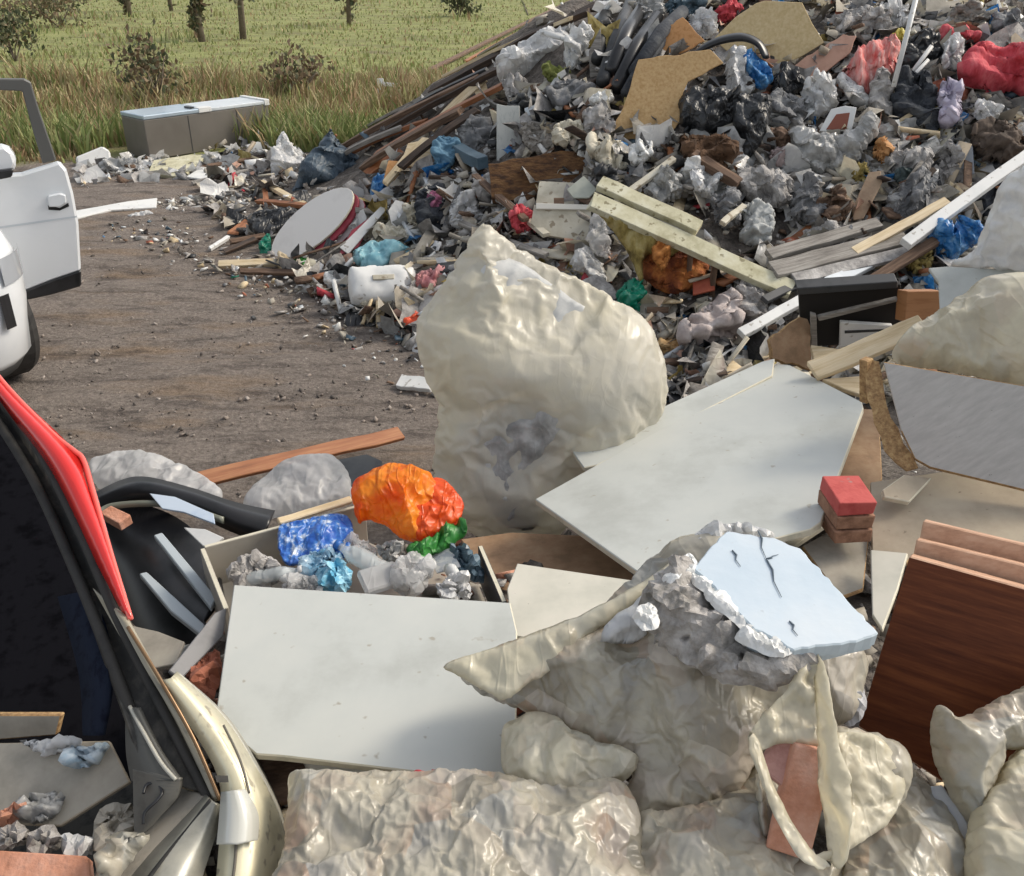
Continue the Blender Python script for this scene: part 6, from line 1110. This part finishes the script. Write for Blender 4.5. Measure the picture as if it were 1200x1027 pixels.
SB = [([(932, 150), (960, 158), (1000, 156), (1020, 130), (1028, 150), (1010, 186), (980, 200), (950, 204), (930, 186)], GREYF, 'wide shredded grey plastic tangle under the framed box', .1),
      ([(864, 204), (880, 194), (914, 198), (930, 212), (922, 236), (900, 244), (874, 226)], SACK, 'pale dusty cushion in the centre of the heap', .12), ([(868, 240), (890, 236), (904, 250), (898, 280), (878, 288), (866, 268)], mat('pale_grey_cloth', (.3, .31, .31), (.42, .43, .42), rough=.9, bump=.5, scale=9), 'smooth pale grey cloth bundle under the dusty cushion', .1),
      ([(800, 200), (826, 196), (842, 214), (832, 232), (806, 224)], WHITEF, 'white glinting film left of the dusty cushion', .09), ([(760, 205), (786, 200), (800, 224), (784, 238), (762, 230)], GREYF, 'mauve grey film above the sofa beam', .09),
      ([(838, 230), (860, 222), (868, 246), (852, 268), (836, 256)], RAG, 'grey rag left of the smooth grey bundle', .09), ([(1034, 250), (1060, 216), (1086, 196), (1104, 206), (1090, 232), (1050, 268)], RAG, 'long grey clothes bundle slanting above the white pole', .1),
      ([(1036, 180), (1060, 176), (1090, 184), (1086, 200), (1050, 206)], SACK, 'pale rubble bundle below the dark curtain', .07), ([(1100, 176), (1116, 166), (1122, 196), (1106, 210)], SACK, 'cream grey rag left of the blue grey panel', .08),
      ([(1046, 206), (1070, 198), (1080, 214), (1056, 224)], mat('dark_teal_rag', (.03, .05, .05), (.06, .08, .08), rough=.9), 'dark teal rag above the long clothes bundle', .06), ([(930, 230), (956, 214), (968, 240), (950, 262), (934, 256)], RAG, 'grey mass right of the dusty cushion', .08),
      ([(960, 232), (980, 222), (996, 240), (980, 262), (962, 256)], WOODB, 'brown clod left of the tan splintered slab', .08), ([(1140, 150), (1160, 148), (1186, 140), (1200, 180), (1170, 192), (1146, 184)], mat('umber_rag', (.06, .045, .035), (.12, .09, .07), rough=.95, bump=.8), 'umber brown rags at the right edge under the crimson cloth', .1),
      ([(1022, 176), (1034, 160), (1044, 172), (1034, 192)], CHIPO, 'orange brown crumpled card above the tan slab', .06), ([(996, 196), (1012, 190), (1018, 206), (1004, 214)], UPH, 'ochre scrap left of the tan slab top', .05),
      ([(900, 160), (930, 150), (948, 158), (926, 176), (900, 186)], WOODB, 'brown bag right below the grey rag bag', .08), ([(906, 176), (926, 176), (930, 192), (908, 196)], mat('pinkish_rag', (.25, .19, .18), (.34, .27, .26), rough=.9), 'dusty pink rag above the pale cushion', .06),
      ([(840, 14), (856, 0), (868, 6), (858, 24), (844, 30)], REDC, 'dark red scrap at the crest left of the crowning board', .06), ([(808, 20), (830, 16), (842, 36), (826, 46), (812, 40)], WHITEF, 'white scraps at the crest above the chipboard sheets', .08),
      ([(780, 2), (804, -2), (824, 6), (812, 18), (786, 20)], PIPE, 'dark blue bag at the crest above the orange chipboard', .08), ([(745, 0), (770, -4), (780, 14), (764, 30), (748, 22)], GREYF, 'grey and white film wad at the crest among the black tubes', .08),
      ([(966, 22), (1000, 10), (1040, 14), (1040, 34), (1000, 40), (970, 34)], SACK, 'long pale rubble bundle on the crest right of the crowning board', .1), ([(1036, 12), (1060, 4), (1066, 26), (1048, 34)], WHITEF, 'white torn film on the crest left of the pole', .08),
      ([(1080, 4), (1112, 2), (1118, 20), (1090, 30)], IVORY, 'beige carton on the crest right of the pole', .08), ([(1116, 6), (1140, 4), (1160, 22), (1146, 34), (1120, 28)], WOODG, 'grey board end on the crest near the right edge', .08), ([(1164, 20), (1190, 14), (1210, 40), (1180, 48), (1166, 40)], RAG, 'blue grey rag on the crest at the right edge', .08),
      ([(1150, 218), (1186, 206), (1200, 240), (1160, 256), (1140, 246)], RAGD, 'dark rag under the far end of the white pole', .08), ([(944, 270), (990, 262), (1000, 280), (960, 296)], SACK, 'grey flattened sack above the grey planks', .06), ([(1056, 296), (1084, 288), (1094, 310), (1070, 320)], UPH, 'ochre rag left of the bright blue bag', .06)]
for i, (poly, m, lb, T) in enumerate(SB): heapbag('rag_bundle', poly, m, lb, 'bundle', T=T, lift=.14, fold=.032, seed=i + 3, ragged=.006)
LP = [((1060, 286), (1260, 142), .07, .05, WHITEP, 'long white trim pole running up to the right edge of the heap'), ((868, 392), (960, 340), .06, .04, WHITEP, 'bright white rail at the lower right foot of the heap'), ((948, 344), (1022, 308), .07, .04, STEELL, 'pale steel rail continuing beyond the bright white one'),
      ((905, 318), (1060, 278), .12, .04, WOODG, 'broad grey plank across the foot of the heap'), ((900, 300), (1030, 262), .08, .04, WOODG, 'narrow grey plank above the broad one'), ((930, 328), (1066, 296), .08, .03, SACK, 'dusty pale plank below the broad grey one'),
      ((1000, 296), (1110, 236), .06, .03, WOODL, 'thin pale lath parallel to the long white pole'), ((895, 352), (960, 322), .05, .03, DGREY, 'dark pipe behind the bright white rail'), ((1020, 330), (1100, 280), .06, .04, WOODB, 'brown lath ending under the bright blue bag'),
      ((846, 262), (872, 242), .04, .03, IVORY, 'short ivory slat left of the smooth grey bundle'), ((722, 236), (790, 186), .04, .03, IVORY, 'ivory lath slanting up below the chipboard sheet'), ((556, 206), (616, 258), .05, .03, WOODB, 'brown curved slat above the cream sack tip'), ((570, 218), (640, 276), .05, .03, IVORY, 'cream lath running down behind the cream sack tip'),
      ((540, 262), (640, 300), .05, .03, WOODG, 'grey lath lying behind the shoulder of the cream sack')]
for i, (a, b, w_, th, m, lb) in enumerate(LP): stick('loose_plank', a, b, w_, th, m, lb, cat='plank', lift=(.42 if i == 0 else .24), seed=i)
heapbag('blue_bag', [(1086, 276), (1098, 264), (1120, 268), (1146, 262), (1152, 278), (1132, 292), (1114, 306), (1094, 302)], BLUEF, 'bright blue bag under the long white trim pole', 'bag', T=.13, lift=.2, gather=[(1120, 270, 10)])
# ---- right: dark cabinet, block, boards, bags
cbn = thing('wrecked_cabinet', G(1000, 420, .45), 'dark open cabinet carcass behind the large white board', 'cabinet'); pl = plane3((935, 340, .88), (1055, 340, .88), (990, 400, .60))
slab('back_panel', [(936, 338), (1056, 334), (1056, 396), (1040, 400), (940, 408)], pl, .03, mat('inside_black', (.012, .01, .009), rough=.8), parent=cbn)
slab('top_rail', [(934, 338), (1052, 330), (1052, 338), (936, 346)], (pl[0] + pl[1] * .05, pl[1]), .06, DGREY, parent=cbn)
slab('shelf_edge', [(958, 372), (1052, 350), (1052, 354), (960, 377)], (pl[0] + pl[1] * .06, pl[1]), .02, WOODG, parent=cbn)
slab('divider', [(950, 368), (957, 370), (958, 408), (951, 408)], (pl[0] + pl[1] * .06, pl[1]), .02, WOODG, parent=cbn)
slab('drawer_front', [(985, 378), (1046, 382), (1044, 392), (984, 408)], (pl[0] + pl[1] * .05, pl[1]), .02, WHITEP, parent=cbn)
slab('drawer_groove', [(990, 388), (1046, 386), (1046, 388), (990, 391)], (pl[0] + pl[1] * .053, pl[1]), .003, DGREY, parent=cbn, bv=0)
box_obj('wood_block', onplane(1076, 358, (pl[0] + pl[1] * .1, pl[1])), (.15, .1, .13), rotm(-14, 0, 2), mat('honey_wood', (.3, .13, .05), (.38, .18, .075), rough=.5, scale=8, stretch=(1, 1, 6)), label='honey brown wooden block beside the dark cabinet carcass', cat='block')
slab('chipboard_offcut', [(902, 398), (944, 368), (950, 382), (952, 434), (936, 428), (905, 420)], ((902, 398, .66), (950, 375, .72), (936, 430, .54)), .03, HARD, EDGED, label='brown chipboard offcut standing behind the large white board', cat='offcut', rough_edge=.008)
stick('pine_plank', (952, 436), (1082, 380), .09, .03, WOODL, 'weathered pine plank leaning up towards the honey block', za=.66, zb=.84)
slab('pale_wood_offcut', [(950, 404), (990, 410), (986, 424), (956, 430)], ((950, 404, .64), (990, 410, .64), (956, 430, .6)), .03, WOODL, label='pale wood offcut under the pine plank', cat='offcut')
slab('pale_wood_offcut', [(964, 444), (1012, 440), (1014, 464), (990, 456)], ((964, 444, .64), (1012, 440, .64), (1014, 464, .61)), .02, WOODL, label='flat pale wood piece between the white board and the grey worktop', cat='offcut')
slab('batten_upright', [(1016, 424), (1024, 420), (1028, 448), (1024, 470), (1016, 474)], ((1016, 424, .98), (1024, 420, .98), (1020, 474, .8)), .03, EDGED, label='short upright batten at the top left corner of the grey worktop', cat='batten')
slab('painted_board', [(1088, 314), (1110, 312), (1260, 320), (1260, 380), (1102, 372), (1100, 330)], ((1088, 314, 1.05), (1190, 316, 1.08), (1110, 372, .92)), .02, WBOARD, label='white painted board behind the big pale bag at the right edge', cat='board')
bag('rubbish_bag', [(1050, 424), (1062, 400), (1100, 375), (1150, 345), (1190, 334), (1280, 320), (1290, 470), (1190, 448), (1110, 432)], ((1050, 424, .92), (1190, 334, 1.16), (1190, 448, .96)), .12, BAGY, label='big pale translucent bag at the right edge behind the grey worktop', cat='bag', gather=[(1190, 330, 10), (1050, 424, 12)], s=.014, seed=71, cloth=dict(press=5, grow=.12, bend=.15, step=6))
bag('plastic_sheet', [(1112, 316), (1140, 292), (1156, 262), (1168, 240), (1190, 205), (1260, 180), (1280, 330), (1190, 318)], ((1112, 316, 1.02), (1190, 205, 1.42), (1190, 318, 1.08)), .1, WHITEF, label='heaped whitish plastic sheeting at the right edge under the pole end', cat='sheeting', gather=[(1190, 205, 10)], s=.018, seed=72, cloth=dict(press=4, grow=.15, bend=.2, step=6))
